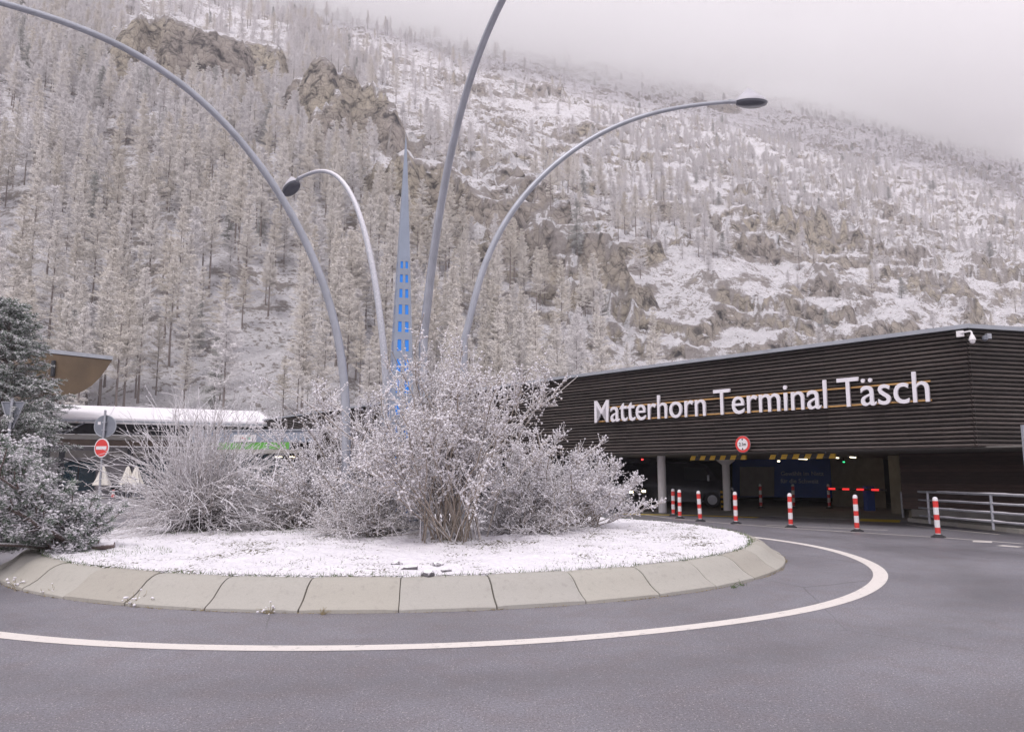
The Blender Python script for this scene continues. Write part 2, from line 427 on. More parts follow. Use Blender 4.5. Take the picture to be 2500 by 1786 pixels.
M['glass'] = plain('dark_car_glass', (0.02, 0.025, 0.03), 0.08, 0.02)
M['lit'] = emit('lit_tube', (1.0, 0.86, 0.6), 3.0)
M['head'] = emit('lit_headlight', (1.0, 0.85, 0.55), 9.0)
M['redlit'] = emit('lit_red', (1.0, 0.05, 0.05), 2.5)
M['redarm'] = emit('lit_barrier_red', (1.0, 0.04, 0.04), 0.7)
M['greenlit'] = emit('lit_green', (0.05, 0.8, 0.3), 1.5)
M['signblue'] = plain('blue_sign_face', (0.03, 0.10, 0.45), 0.4, 0.04)

# ------------------------------------------------------------------ ground, road and markings
g = MB().add([(-1500, -1500, -0.02), (1500, -1500, -0.02), (1500, 1500, -0.02), (-1500, 1500, -0.02)], [(0, 1, 2, 3)]).build('ground', M['earth'])
tag(g, kind='structure')
road = MB().add([(-70, -60, 0), (70, -60, 0), (70, 66, 0), (-70, 66, 0)], [(0, 1, 2, 3)]).build('road', M['asphalt'])
tag(road, kind='structure')
IC = np.array([-2.02, 15.78]); RL = 8.57                 # ring line
IK = np.array([-2.02, 16.20]); RK, RT = 7.28, 6.71         # kerb foot, snow edge

def strip(name, pts, w, mat, z, parent):
    pts = [np.array(p[:2], float) for p in pts]; L, Rr = [], []
    for i, p in enumerate(pts):
        t = pts[min(i + 1, len(pts) - 1)] - pts[max(i - 1, 0)]; t /= np.linalg.norm(t); n = np.array([-t[1], t[0]])
        L.append((*(p + n * w / 2), z)); Rr.append((*(p - n * w / 2), z))
    k = len(pts)
    return MB().add(L + Rr, [(i, k + i, k + i + 1, i + 1) for i in range(k - 1)]).build(name, mat, parent)
ring = [IC + (RL + 0.012 * math.sin(7 * a) + 0.008 * math.sin(13 * a)) * np.array([math.cos(a), math.sin(a)]) for a in np.linspace(0, 2 * math.pi, 181)]
strip('ring_line', ring, 0.21, M['white_line'], 0.004, road)
strip('edge_line', [gnd(1560, 1254), gnd(1640, 1265), gnd(1797, 1279), gnd(1930, 1289), gnd(2092, 1299), gnd(2290, 1311), gnd(2500, 1327)], 0.09, M['white_line'], 0.0041, road)
strip('edge_line', [gnd(1870, 1281), gnd(2000, 1287), (9.6, 21.7), (10.3, 21.2)], 0.10, M['white_line'], 0.0045, road)
strip('edge_line', [gnd(2212, 1279), gnd(2300, 1291), gnd(2440, 1304)], 0.10, M['white_line'], 0.0047, road)
strip('yield_dash', [gnd(2375, 1321), gnd(2422, 1323)], 0.36, M['white_line'], 0.0051, road)
strip('yield_dash', [gnd(2440, 1331), gnd(2492, 1335)], 0.30, M['white_line'], 0.0051, road)
strip('yellow_band', [gnd(1500, 1254), gnd(1700, 1257.5), gnd(1850, 1263)], 0.45, M['yellow_line'], 0.0055, road)
MB().add([(11.2, 25.0, 0.0085), (12.2, 24.3, 0.0085), (12.9, 25.6, 0.0085), (11.9, 26.3, 0.0085)], [(0, 1, 2, 3)]).build('yellow_marking', M['yellow_line'], road)

# ------------------------------------------------------------------ roundabout kerb and island
kerb = MB()
prof_bed = [(RK - (6.83 - r) * 0.7, z * 1.1) for r, z in [(6.80, -0.02), (6.78, 0.03), (6.56, 0.105), (6.35, 0.222), (6.13, 0.27), (6.00, 0.272), (5.99, -0.02)]]
nb = 144
kv, kf = [], []
for i in range(nb):
    a = 2 * math.pi * i / nb
    kv += [(IK[0] + r * math.cos(a), IK[1] + r * math.sin(a), z) for r, z in prof_bed]
m_ = len(prof_bed)
for i in range(nb):
    j = (i + 1) % nb
    kf += [(i * m_ + k, j * m_ + k, j * m_ + k + 1, i * m_ + k + 1) for k in range(m_ - 1)]
kerb.add(kv, kf)
kerb = kerb.build('roundabout_kerb', M['joint'])
tag(kerb, kind='structure')
prof = [(RK - (6.83 - r) * 0.7, z * 1.1) for r, z in [(6.83, -0.02), (6.83, 0.035), (6.80, 0.05), (6.70, 0.078), (6.59, 0.12), (6.49, 0.175), (6.39, 0.232), (6.28, 0.272), (6.16, 0.295), (6.03, 0.302), (5.985, 0.285), (5.98, -0.02)]]
def kerb_block_mesh(gap):
    b = MB(); half = R(4.5) - gap / 7.0; ns = 7; vs_ = []
    for i in range(ns):
        a = -half + 2 * half * i / (ns - 1); e = 0.010 if i in (0, ns - 1) else 0.0
        vs_ += [((r - e * (r > RT + 0.15)) * math.cos(a), (r - e * (r > RT + 0.15)) * math.sin(a), z - e * (0.02 < z)) for r, z in prof]
    k = len(prof)
    fs = [(i * k + q, (i + 1) * k + q, (i + 1) * k + q + 1, i * k + q + 1) for i in range(ns - 1) for q in range(k - 1)]
    fs += [tuple(range(k)), tuple((ns - 1) * k + q for q in range(k - 1, -1, -1))]
    return b.add(vs_, fs).mesh('kerb_block', True)
kms = [kerb_block_mesh(gp) for gp in (0.008, 0.009, 0.010)]
for i in range(40):
    o = link('kerb_block', kms[i % 3], M['kerb'], kerb, (IK[0], IK[1], random.uniform(-0.004, 0.006)))
    o.rotation_euler = (random.uniform(-.0008, .0008), random.uniform(-.0008, .0008), R(-90 + 5.7 + 4.5 + 9 * i) + random.uniform(-.0003, .0003))

rr = np.linspace(0, 1, 90) ** 0.8 * RT; aa = np.linspace(0, 2 * np.pi, 361)[:-1]
RRg, AAg = np.meshgrid(rr, aa, indexing='ij')
ix, iy = IK[0] + RRg * np.cos(AAg), IK[1] + RRg * np.sin(AAg)
def island_z(x, y):
    r = np.hypot(x - IK[0], y - IK[1])
    return 0.342 + 0.08 * (1 - (r / RT) ** 2) + 0.05 * fbm(x * 0.6, y * 0.6, 3) * sstep(RT + 0.02, RT - 0.8, r) + 0.05 * fbm(x * 3.3, y * 3.3, 5) * sstep(RT + 0.03, RT - 0.4, r)
iz = island_z(ix, iy) - 0.02 * sstep(RT - 0.1, RT, RRg)
n0, n1_ = RRg.shape
idx = np.arange(n0 * n1_).reshape(n0, n1_); nx = np.roll(idx, -1, 1)
F = np.stack([idx[:-1], idx[1:], nx[1:], nx[:-1]], -1).reshape(-1, 4)
isl = link('island_snow', mesh_np('island_snow', np.stack([ix, iy, iz], -1).reshape(-1, 3), [F], True), M['island'])
tag(isl, kind='structure')

# ------------------------------------------------------------------ the mountainside
UD, VD = np.array([math.sin(R(65)), math.cos(R(65))]), np.array([-math.cos(R(65)), math.sin(R(65))])
SL, V0 = 0.735, 75.0
def uv_of_pixel(x, y):                                      # where the mean slope is met along that line of sight
    d = ray(x, y); dv = d[0] * VD[0] + d[1] * VD[1]
    t = (-SL * V0 - HC) / (d[2] - SL * dv)
    p = d * t
    return p[0] * UD[0] + p[1] * UD[1], p[0] * VD[0] + p[1] * VD[1]
# crags: photo x, y of the foot, half width in metres, height in metres
CRAGS = [(470, 240, 22, 25), (340, 120, 12, 15), (610, 175, 13, 18), (870, 370, 15, 19), (780, 335, 8, 11), (990, 400, 8, 8), (1085, 595, 13, 19),
         (1310, 645, 11, 15), (1240, 575, 8, 9), (1400, 700, 10, 10), (1470, 735, 8, 7), (1180, 540, 6, 6), (1140, 205, 12, 12), (1340, 240, 18, 10), (1610, 225, 26, 17), (1480, 200, 20, 11),
         (1450, 330, 26, 8), (1950, 320, 40, 9), (2090, 350, 26, 14), (2300, 410, 34, 18), (2020, 590, 24, 13), (1900, 650, 15, 10), (2200, 640, 22, 9),
         (2330, 720, 18, 9), (2460, 700, 22, 8), (2420, 790, 14, 7), (1720, 560, 14, 6), (1800, 760, 8, 5), (2080, 730, 12, 6), (1560, 650, 12, 8),
         (700, 60, 12, 8), (1230, 100, 24, 9), (2200, 560, 20, 6), (1880, 500, 16, 6), (1610, 470, 14, 5), (1750, 300, 30, 9), (1870, 260, 30, 9), (1680, 380, 20, 6), (1800, 400, 20, 5)]
CR = [(*uv_of_pixel(x, y), w * 0.85, a * 0.8) for x, y, w, a in CRAGS]
def hill(u, v):
    s = v - V0
    soft = np.where(s > 40, s, 6 * np.log1p(np.exp(np.clip(s / 6, -30, 8))))
    h = SL * (1 + 0.12 * sstep(150, 700, u)) * soft
    up = sstep(0, 30, s)
    h = h + up * (9 * fbm(u / 95, v / 120, 3) + 2.2 * fbm(u / 17, v / 17, 4))
    h = h - up * 5 * np.abs(fbm(u / 45 + 3 * fbm(u / 200, v / 200, 2), v / 260, 3))
    rock = np.zeros_like(h)
    wu, wv = 8.0 * fbm(u / 12, v / 12, 4, gain=0.5), 8.0 * fbm(u / 14 + 50, v / 16, 3, gain=0.45) + 2.2 * np.round(2.0 * noise2(u / 5.5, v / 9.0)) / 2.0
    for (cu, cv, w, a) in CR:
        near = (np.abs(u - cu) < w * 2.2) & (np.abs(v - cv) < 70)
        if not near.any(): continue
        du = np.abs(u[near] - cu + wu[near] * 1.3) / w
        d = v[near] - cv + wv[near] + 3.0 * du
        win = sstep(1.25, 0.55, du)
        front = sstep(0, 2.0 + a * 0.10, d) * 0.55 + sstep(2.5, 5.5 + a * 0.12, d + wu[near] * 0.5) * 0.45
        bump_ = a * win * front * (1 - sstep(3.0, a / SL * 1.9 + 6, d))
        h[near] += bump_
        rock[near] = np.maximum(rock[near], win * sstep(-3, 2, d) * (1 - sstep(4 + a * 0.12, 12 + a * 0.3, d)))
    # broken ledges
    tq = h / 7.0 + 1.7 * fbm(u / 38, v / 38, 3) + 0.25 * fbm(u / 6, v / 6, 3)
    fr = tq - np.floor(tq)
    ledge = (np.floor(tq) + sstep(0.34, 0.58, fr) - tq) * 7.0
    st = np.clip(0.12 + 0.9 * sstep(-0.4, 0.25, fbm(u / 55 + 9, v / 40, 3)) * sstep(20, 110, u) , 0, 1.0) * sstep(8, 45, s)
    h = h + ledge * st * 0.9
    rock = np.maximum(rock, st * 0.6 * sstep(0.22, 0.4, fr) * sstep(0.75, 0.6, fr))
    h = h + up * (0.9 * fbm(u / 4.1, v / 4.1, 4, gain=0.6)) + rock * 1.5 * fbm(u / 3.4, v / 3.4, 4, gain=0.5)
    t2 = h / 2.6 + 0.5 * fbm(u / 7, v / 7, 3); f2 = t2 - np.floor(t2)
    h = h + np.maximum(rock, 0.35 * st) * (np.floor(t2) + sstep(0.35, 0.75, f2) - t2) * 2.6 * 0.75
    h = np.where(h > 370, 370 + 75 * (1 - np.exp(-np.maximum(h - 370, 0) / 75)), h)      # the crest rounds off inside the cloud
    return np.where(s < -12, -0.5, h - 0.4), rock
def hill_z(x, y):
    u = x * UD[0] + y * UD[1]; v = x * VD[0] + y * VD[1]
    return hill(u, v)[0]
NU, NV = 820, 520
tu = np.linspace(0, 1, NU); ku = 3.1
ug = -190 + (np.exp(ku * tu) - 1) / (math.exp(ku) - 1) * 2500
tv = np.linspace(0, 1, NV); kv_ = 2.2
vg = 55 + (np.exp(kv_ * tv) - 1) / (math.exp(kv_) - 1) * 1150
UU, VV = np.meshgrid(ug, vg, indexing='ij')
HH, RO = hill(UU, VV)
XX, YY = UU * UD[0] + VV * VD[0], UU * UD[1] + VV * VD[1]
idx = np.arange(NU * NV).reshape(NU, NV)
F = np.stack([idx[:-1, :-1], idx[1:, :-1], idx[1:, 1:], idx[:-1, 1:]], -1).reshape(-1, 4)
me = mesh_np('mountain', np.stack([XX, YY, HH], -1).reshape(-1, 3), [F], True)
a_ = me.attributes.new('rock', 'FLOAT', 'POINT'); a_.data.foreach_set('value', RO.ravel().astype(np.float32))
mountain = link('mountain', me, M['mountain']); tag(mountain, kind='structure')

# ------------------------------------------------------------------ batches of twigs, blobs and slivers
def tubes(paths, radii, k=3):
    """paths (N,S,3), radii (N,S) -> verts, quads"""
    N, S, _ = paths.shape
    t = np.gradient(paths, axis=1); t /= np.linalg.norm(t, axis=2, keepdims=True) + 1e-9
    ref = np.where(np.abs(t[..., 2:3]) > 0.9, np.array([1.0, 0, 0]), np.array([0, 0, 1.0]))
    a = np.cross(t, ref); a /= np.linalg.norm(a, axis=2, keepdims=True) + 1e-9; b = np.cross(t, a)
    an = np.arange(k) * 2 * np.pi / k
    V = paths[:, :, None] + radii[:, :, None, None] * (a[:, :, None] * np.cos(an)[:, None] + b[:, :, None] * np.sin(an)[:, None])
    i = np.arange(N * S * k).reshape(N, S, k); j = np.roll(i, -1, 2)
    Q = np.stack([i[:, :-1], i[:, 1:], j[:, 1:], j[:, :-1]], -1).reshape(-1, 4)
    return V.reshape(-1, 3), Q
def join(parts):
    Vs, Fs, n = [], {}, 0
    for V, Fq in parts:
        Vs.append(V); Fs.setdefault(Fq.shape[1], []).append(Fq + n); n += len(V)
    return np.concatenate(Vs), [np.concatenate(f) for f in Fs.values()]
_ico = bmesh.new(); bmesh.ops.create_icosphere(_ico, subdivisions=1, radius=1.0)
ICO_V = np.array([v.co[:] for v in _ico.verts]); ICO_F = np.array([[v.index for v in f.verts] for f in _ico.faces]); _ico.free()
OCT_V = np.array([(1, 0, 0), (-1, 0, 0), (0, 1, 0), (0, -1, 0), (0, 0, 1), (0, 0, -1)], float)
OCT_F = np.array([(0, 2, 4), (2, 1, 4), (1, 3, 4), (3, 0, 4), (2, 0, 5), (1, 2, 5), (3, 1, 5), (0, 3, 5)])
def blobs(pos, size, rg, base='ico', flat=0.7, jitter=0.35):
    BV, BF = (ICO_V, ICO_F) if base == 'ico' else (OCT_V, OCT_F)
    n = len(pos); k = len(BV)
    s = np.asarray(size).reshape(-1, 1, 1) * np.stack([rg.uniform(0.7, 1.4, n), rg.uniform(0.7, 1.4, n), flat * rg.uniform(0.7, 1.3, n)], 1)[:, None]
    th = rg.uniform(0, 2 * np.pi, n); c, sn = np.cos(th)[:, None], np.sin(th)[:, None]
    B = BV[None] * s * (1 + jitter * rg.uniform(-1, 1, (n, k, 1)))
    x = B[..., 0] * c - B[..., 1] * sn; y = B[..., 0] * sn + B[..., 1] * c
    V = np.stack([x, y, B[..., 2]], -1) + pos[:, None]
    return V.reshape(-1, 3), (BF[None] + (np.arange(n) * k)[:, None, None]).reshape(-1, 3)
def unit(v): return v / (np.linalg.norm(v, axis=-1, keepdims=True) + 1e-9)
def slivers(pos, d, length, width, rg):
    """one thin triangle from each pos along d"""
    n = len(pos); side = unit(np.cross(d, rg.normal(size=(n, 3)))) * (np.asarray(width).reshape(-1, 1) / 2)
    V = np.stack([pos - side, pos + side, pos + d * np.asarray(length).reshape(-1, 1)], 1)
    return V.reshape(-1, 3), np.arange(n * 3).reshape(n, 3)
def shoots(base, d, L, S, rg, bend=(0, 0, 0), wob=0.05):
    t = np.linspace(0, 1, S)[None, :, None]; n = len(base); L = np.asarray(L).reshape(-1, 1, 1)
    w = np.cumsum(rg.normal(size=(n, S, 3)) * wob / math.sqrt(S), axis=1); w[:, 0] = 0
    bend = np.asarray(bend, float)
    bend = bend[None, None] if bend.ndim == 1 else bend[:, None]
    return base[:, None] + L * (d[:, None] * t + bend * t ** 2 + w * t)
def along(paths, k, lo, hi, rg):
    """k points on each path: position, tangent, place 0..1, parent index"""
    N, S, _ = paths.shape
    s = rg.uniform(lo, hi, (N, k)); f = s * (S - 1); i = np.minimum(f.astype(int), S - 2); w = (f - i)[..., None]
    r = np.arange(N)[:, None]; a, b = paths[r, i], paths[r, i + 1]
    return (a * (1 - w) + b * w).reshape(-1, 3), unit(b - a).reshape(-1, 3), s.ravel(), np.repeat(np.arange(N), k)

# ------------------------------------------------------------------ larches and frosted spruces of the hillside
def make_larch(seed, height, nb=105, reach=2.0, fir=False, low=0.2):
    rg = np.random.default_rng(seed)
    tp = np.stack([rg.normal(0, 0.05, 8).cumsum() * 0.4, rg.normal(0, 0.05, 8).cumsum() * 0.4, np.linspace(-0.8, height, 8)], 1); tp[0, :2] = 0
    tv_, tf_ = tubes(tp[None], np.linspace(0.14, 0.015, 8)[None] * height / 13, 6)
    trunk = mesh_np('trunk', tv_, [tf_], True)
    t = np.sort(rg.uniform(low, 1.0, nb) ** 0.92); az = rg.uniform(0, 2 * np.pi, nb)
    asym = 1 + 0.25 * np.cos(az - rg.uniform(0, 6.28))
    L = (reach * (1 - t) ** 0.75 * rg.uniform(0.55, 1.1, nb) * asym + 0.22) * np.where(t < low + 0.1, 0.7, 1)
    z = t * height
    base = np.stack([np.interp(z, tp[:, 2], tp[:, 0]), np.interp(z, tp[:, 2], tp[:, 1]), z], 1)
    pitch = (-0.45 if fir else -0.16) + 0.55 * t + rg.normal(0, 0.10, nb)
    d = unit(np.stack([np.cos(az), np.sin(az), pitch], 1))
    br = shoots(base, d, L, 5, rg, (0, 0, 0.18 if not fir else 0.1), 0.10)
    parts = [tubes(br, np.linspace(0.032, 0.010, 5)[None] * np.ones((nb, 1)), 3)]
    k = 56 if fir else 88
    p, tg, s, pi = along(br, k, 0.12, 1.0, rg)
    rnd = rg.normal(size=p.shape); rnd[:, 2] = rnd[:, 2] * 0.5 - (0.45 if fir else 0.25)
    dd = unit(tg * 0.55 + rnd * 0.75)
    ln = rg.uniform(0.18, 0.70, len(p)) * (0.45 + 0.55 * L[pi] / reach)
    wd = rg.uniform(0.028, 0.065, len(p)) * (1.4 if fir else 1.0)
    parts.append(slivers(p, dd, ln, wd, rg))
    V, Fl = join(parts)
    return trunk, mesh_np('crown', V, Fl)
protos = []
for i, (h, nb, rc) in enumerate([(13.5, 125, 2.4), (12.0, 125, 2.55), (14.5, 120, 2.05), (11.0, 120, 2.6), (13.0, 100, 2.3), (10.0, 115, 2.3)]):
    protos.append(make_larch(100 + i, h, nb, rc, low=(0.2, 0.28, 0.32, 0.15, 0.25, 0.12)[i]) + (h, 'larch_a' if i % 2 == 0 else 'larch_b'))
protos.append(make_larch(150, 11.0, 150, 2.3, True, 0.06) + (11.0, 'fir'))
for tr, crn, h, mk in protos:
    tr.materials.append(M['larch_trunk']); crn.materials.append(M[mk])

def tree_density(x, y):
    """how thickly the photographed slope is wooded, by place in the photograph"""
    d = np.where((y < 330) & (x > 1150), 0.035, 0.09)
    ridge = 330 + (x - 760) * 0.62                          # the rocky spur falling to the right
    left = (x < 760)
    band = (x >= 690) & (x < 1200) & (y > (x - 690) * 0.82) & (y < 215 + (x - 760) * 0.52)
    lowmid = (x >= 620) & (x < 1480) & (y > 400 + np.maximum(0, x - 880) * 0.62)
    d = np.where(left | lowmid, 1.35, d)
    d = np.where(band, 1.3, d)
    d = np.where((x > 300) & (x < 700) & (y < 250), 0.16, d)
    d = np.where((x > 740) & (x < 1040) & (y > 215) & (y < 400), 0.10, d)
    d = np.where((x > 985) & (x < 1200) & (y > 400) & (y < 600), 0.14, d)
    d = np.where((x > 1215) & (x < 1430) & (y > 505) & (y < 690), 0.12, d)
    d = np.where((x > 1440) & (x < 1780) & (y > 300) & (y < 640), 0.55, d)
    d = np.where((x >= 1780) & (x < 2180) & (y > 330) & (y < 540), 0.55, d)
    d = np.where((x >= 2100) & (y > 420) & (y < 640), 0.36, d)
    d = np.where((x >= 1950) & (y < 400) & (y > 150), 0.16, d)
    d = np.where((x >= 1300) & (x < 1500) & (y > 430) & (y < 560), 0.32, d)
    d = np.where((x > 1480) & (x < 1760) & (y > 690), 0.035, d)
    d = np.where((x > 550) & (x < 720) & (y > 800), 0.25, d)
    return d
rgt = np.random.default_rng(21)
NC = 90000
cu = -190 + 1900 * rgt.random(NC) ** 1.7; cv = V0 + 6 + rgt.random(NC) ** 1.25 * 800
hz, rk = hill(cu, cv)
ex, ey = cu * UD[0] + cv * VD[0], cu * UD[1] + cv * VD[1]
P3 = np.stack([ex, ey, hz], 1)
pxx, pyy, dep = project(P3)
e = 0.8
gr_u = (hill(cu + e, cv)[0] - hill(cu - e, cv)[0]) / (2 * e); gr_v = (hill(cu, cv + e)[0] - hill(cu, cv - e)[0]) / (2 * e)
steep = np.hypot(gr_u, gr_v)
pdf_corr = (np.clip((cu + 190) / 1900, 1e-4, 1) ** (1 - 1 / 1.7)) * 1.7 * np.clip((cv - V0) / 800, 1e-4, 1) ** 0.2 * 1.6   # undo the sampling bias towards the near end
clump = 0.55 + 0.9 * sstep(-0.35, 0.35, fbm(cu / 16, cv / 16, 3))
keep = (rgt.random(NC) < tree_density(pxx, pyy) * clump * np.clip(pdf_corr, 0, 1.2) * 0.95) & (pxx > -120) & (pxx < 2620) & (pyy > -60) & (pyy < 1150) & (dep > 60) & (steep < 1.35)
sel = np.where(keep)[0]
order = sel[np.argsort(dep[sel])]
taken, cell = [], {}
for i in order:                                             # keep trunks apart
    key = (int(cu[i] // 1.9), int(cv[i] // 1.9))
    if key in cell: continue
    cell[key] = 1; taken.append(i)
taken = np.array(taken)
right = sstep(1250, 1700, pxx[taken]) * sstep(60, 140, cu[taken])
tscale = (0.42 + 0.72 * rgt.random(len(taken)) ** 0.75) * (1 - 0.38 * right)
tkind = rgt.integers(0, 6, len(taken))
tkind = np.where(rgt.random(len(taken)) < 0.6, (tkind // 2) * 2 + (pyy[taken] < 430), tkind)
tkind = np.where((right > 0.5) & (rgt.random(len(taken)) < 0.75), (tkind // 2) * 2 + 1, tkind)
tkind = np.where(rgt.random(len(taken)) < 0.035, 6, np.minimum(tkind, 5))
trot = rgt.uniform(0, 2 * np.pi, len(taken)); tgirth = rgt.uniform(0.85, 1.2, len(taken)) * (1 + 0.45 * right)
infront = (pxx[taken] > -20) & (pxx[taken] < 2520) & (pyy[taken] < 1040)
near_list = [k for k in range(len(taken)) if infront[k]][:300]
first = {}
ZONES = [('snow-dusted bare larch on the slope above the brown canopy and dark spruce', 'larches above the brown canopy'),
         ('snow-dusted bare larch in the forest above the snowy station roof', 'larches above the station roof'),
         ('snow-dusted bare larch on the slope between the left lamp post and the spire', 'larches left of the spire'),
         ('snow-dusted bare larch on the slope between the spire and the rocky spur', 'larches right of the spire'),
         ('small snow-dusted bare larch on the open slope above the timber-clad terminal', 'larches above the terminal'),
         ('frosted dark green spruce among bare larches left of the lamp posts', 'hillside spruces left of the lamp posts'),
         ('frosted dark green spruce among bare larches right of the left lamp post', 'hillside spruces behind and right of the lamp posts')]
for k in near_list:
    i = taken[k]; kd = int(tkind[k]); px_ = pxx[i]
    zone = (5 if px_ < 820 else 6) if kd == 6 else 0 if px_ < 290 else 1 if px_ < 700 else 2 if px_ < 986 else 3 if px_ < 1420 else 4
    nm = 'spruce_tree' if kd == 6 else 'larch_tree'
    o = thing(nm, ZONES[zone][0], 'tree', tuple(P3[i]), trot[k], ZONES[zone][1])
    o.scale = (tscale[k] * tgirth[k], tscale[k] * tgirth[k], tscale[k])
    a = link('trunk', protos[kd][0], None, o); b = link('crown', protos[kd][1], None, o)
    first.setdefault(kd, (a, b))
rest = np.array([k for k in range(len(taken)) if k not in set(near_list) and tkind[k] in first])
fm = bpy.data.meshes.new('far_forest')
fm.vertices.add(len(rest)); fm.vertices.foreach_set('co', P3[taken[rest]].astype(np.float32).ravel())
for nm, arr, ty in (('turn', trot[rest], 'FLOAT'), ('size', tscale[rest], 'FLOAT'), ('girth', (tscale * tgirth)[rest], 'FLOAT'), ('sort', tkind[rest], 'INT')):
    q = fm.attributes.new(nm, ty, 'POINT'); q.data.foreach_set('value', arr.astype(np.int32 if ty == 'INT' else np.float32))
forest = link('far_forest', fm)
tag(forest, 'mass of snow-dusted bare larches covering the far mountainside', 'forest', kind='stuff')
ng = bpy.data.node_groups.new('plant_forest', 'GeometryNodeTree')
ng.interface.new_socket('Geometry', in_out='INPUT', socket_type='NodeSocketGeometry')
ng.interface.new_socket('Geometry', in_out='OUTPUT', socket_type='NodeSocketGeometry')
gi, go = ng.nodes.new('NodeGroupInput'), ng.nodes.new('NodeGroupOutput')
def gattr(name, ty):
    n = ng.nodes.new('GeometryNodeInputNamedAttribute'); n.data_type = ty; n.inputs[0].default_value = name
    return next(s for s in n.outputs if s.enabled and s.name == 'Attribute')
turn, size, sort = gattr('turn', 'FLOAT'), gattr('size', 'FLOAT'), gattr('sort', 'INT')
cmb = ng.nodes.new('ShaderNodeCombineXYZ'); ng.links.new(turn, cmb.inputs[2])
scl = ng.nodes.new('ShaderNodeCombineXYZ'); girth = gattr('girth', 'FLOAT')
ng.links.new(girth, scl.inputs[0]); ng.links.new(girth, scl.inputs[1]); ng.links.new(size, scl.inputs[2])
jg = ng.nodes.new('GeometryNodeJoinGeometry')
for kd, (a, b) in first.items():
    jt = ng.nodes.new('GeometryNodeJoinGeometry')
    for ob in (a, b):
        oi = ng.nodes.new('GeometryNodeObjectInfo'); oi.inputs['Object'].default_value = ob; oi.transform_space = 'ORIGINAL'
        ng.links.new(oi.outputs['Geometry'], jt.inputs[0])
    cmpn = ng.nodes.new('FunctionNodeCompare'); cmpn.data_type = 'INT'; cmpn.operation = 'EQUAL'
    ints = [s for s in cmpn.inputs if s.type == 'INT']; ng.links.new(sort, ints[0]); ints[1].default_value = kd
    ip = ng.nodes.new('GeometryNodeInstanceOnPoints')
    ng.links.new(gi.outputs[0], ip.inputs['Points']); ng.links.new(jt.outputs[0], ip.inputs['Instance'])
    ng.links.new(cmpn.outputs[0], ip.inputs['Selection']); ng.links.new(cmb.outputs[0], ip.inputs['Rotation']); ng.links.new(scl.outputs[0], ip.inputs['Scale'])
    ng.links.new(ip.outputs[0], jg.inputs[0])
ng.links.new(jg.outputs[0], go.inputs[0])
md = forest.modifiers.new('plant', 'NODES'); md.node_group = ng
print('trees', len(taken), 'far', len(rest))

# ------------------------------------------------------------------ haze in the valley and the cloud on the mountain
def volume_material(name, col, density):
    m = bpy.data.materials.new(name); m.use_nodes = True; n = m.node_tree.nodes; n.clear()
    pv = n.new('ShaderNodeVolumePrincipled'); pv.inputs['Color'].default_value = (*col, 1); pv.inputs['Density'].default_value = density
    out = n.new('ShaderNodeOutputMaterial'); m.node_tree.links.new(pv.outputs[0], out.inputs['Volume']); return m
hz_o = MB().box((0, 0, 350), (4400, 4400, 702)).build('haze', volume_material('valley_haze', (0.97, 0.94, 0.98), 0.00034))
tag(hz_o, kind='stuff')
nx_, ny_ = 70, 60
gx_, gy_ = np.meshgrid(np.linspace(-900, 2100, nx_), np.linspace(420, 2100, ny_), indexing='ij')
zl_ = 305 + 80 * fbm(gx_ / 260, gy_ / 260, 4); zu_ = np.maximum(zl_ + 40, 435 + 25 * fbm(gx_ / 300 + 7, gy_ / 300, 3))
ii = np.arange(nx_ * ny_).reshape(nx_, ny_)
q_ = lambda a: np.stack([a[:-1, :-1], a[1:, :-1], a[1:, 1:], a[:-1, 1:]], -1).reshape(-1, 4)
rim_ = np.concatenate([ii[:, 0], ii[-1, 1:], ii[-2::-1, -1], ii[0, -2:0:-1]]); rn_ = np.roll(rim_, -1); o_ = nx_ * ny_
cl_v = np.concatenate([np.stack([gx_, gy_, zl_], -1).reshape(-1, 3), np.stack([gx_, gy_, zu_], -1).reshape(-1, 3)])
cloud = link('haze_cloud', mesh_np('haze_cloud', cl_v, [q_(ii)[:, ::-1], q_(ii) + o_, np.stack([rim_, rn_, rn_ + o_, rim_ + o_], -1)], True), volume_material('mountain_cloud', (1.0, 1.0, 1.0), 0.0125))
tag(cloud, kind='stuff')

# ------------------------------------------------------------------ the terminal: timber-clad car park
FD = np.array([-0.6655, 0.7464]); FN = np.array([0.7464, 0.6655])       # along the lettered face, and into the building
C0 = np.array([11.92, 19.5]); CL = C0 + FD * 15.4; RD = np.array([0.967, 0.254])
CR_ = C0 + RD * 16.0
WD = np.array([-18.4, 56.0]) - CL; WL = np.linalg.norm(WD); WD = WD / WL; CW = CL + WD * WL
ZB, ZT = 2.215, 5.36
term = thing('terminal_building', 'dark timber-clad terminal with white lettering and an open garage entrance', 'building', (C0[0], C0[1], 0))
TL = np.array([C0[0], C0[1], 0.0])
def tpart(mb, name, mat, parent=term, bevel=0.0, smooth=False):
    mb.v = [tuple(np.array(q) - TL) for q in mb.v]; return mb.build(name, mat, parent, None, smooth, bevel)
BK1, BK2 = CW + np.array([8.0, 12.0]), CR_ + FN * 26 + RD * 4
in_ = 0.10
nW = np.array([WD[1], -WD[0]]);  nW = nW if nW @ (BK2 - CL) > 0 else -nW
nR = np.array([-RD[1], RD[0]])
P0, PL, PW, PR = C0 + FN * in_ + nR * in_ * 0.4, CL + FN * in_ + nW * in_, CW + nW * in_, CR_ + nR * in_
tpart(MB().prism([P0, PR, BK2, BK1, PW, PL], ZB + 0.03, ZT - 0.06), 'upper_storey', M['carcass'])
tpart(MB().prism([C0 - FN * .05 - nR * .03, CR_ - nR * .05, BK2, BK1, CW - nW * .05, CL - FN * .05 - nW * .05], ZT - 0.055, ZT + 0.055), 'roof_edge', M['trim'])
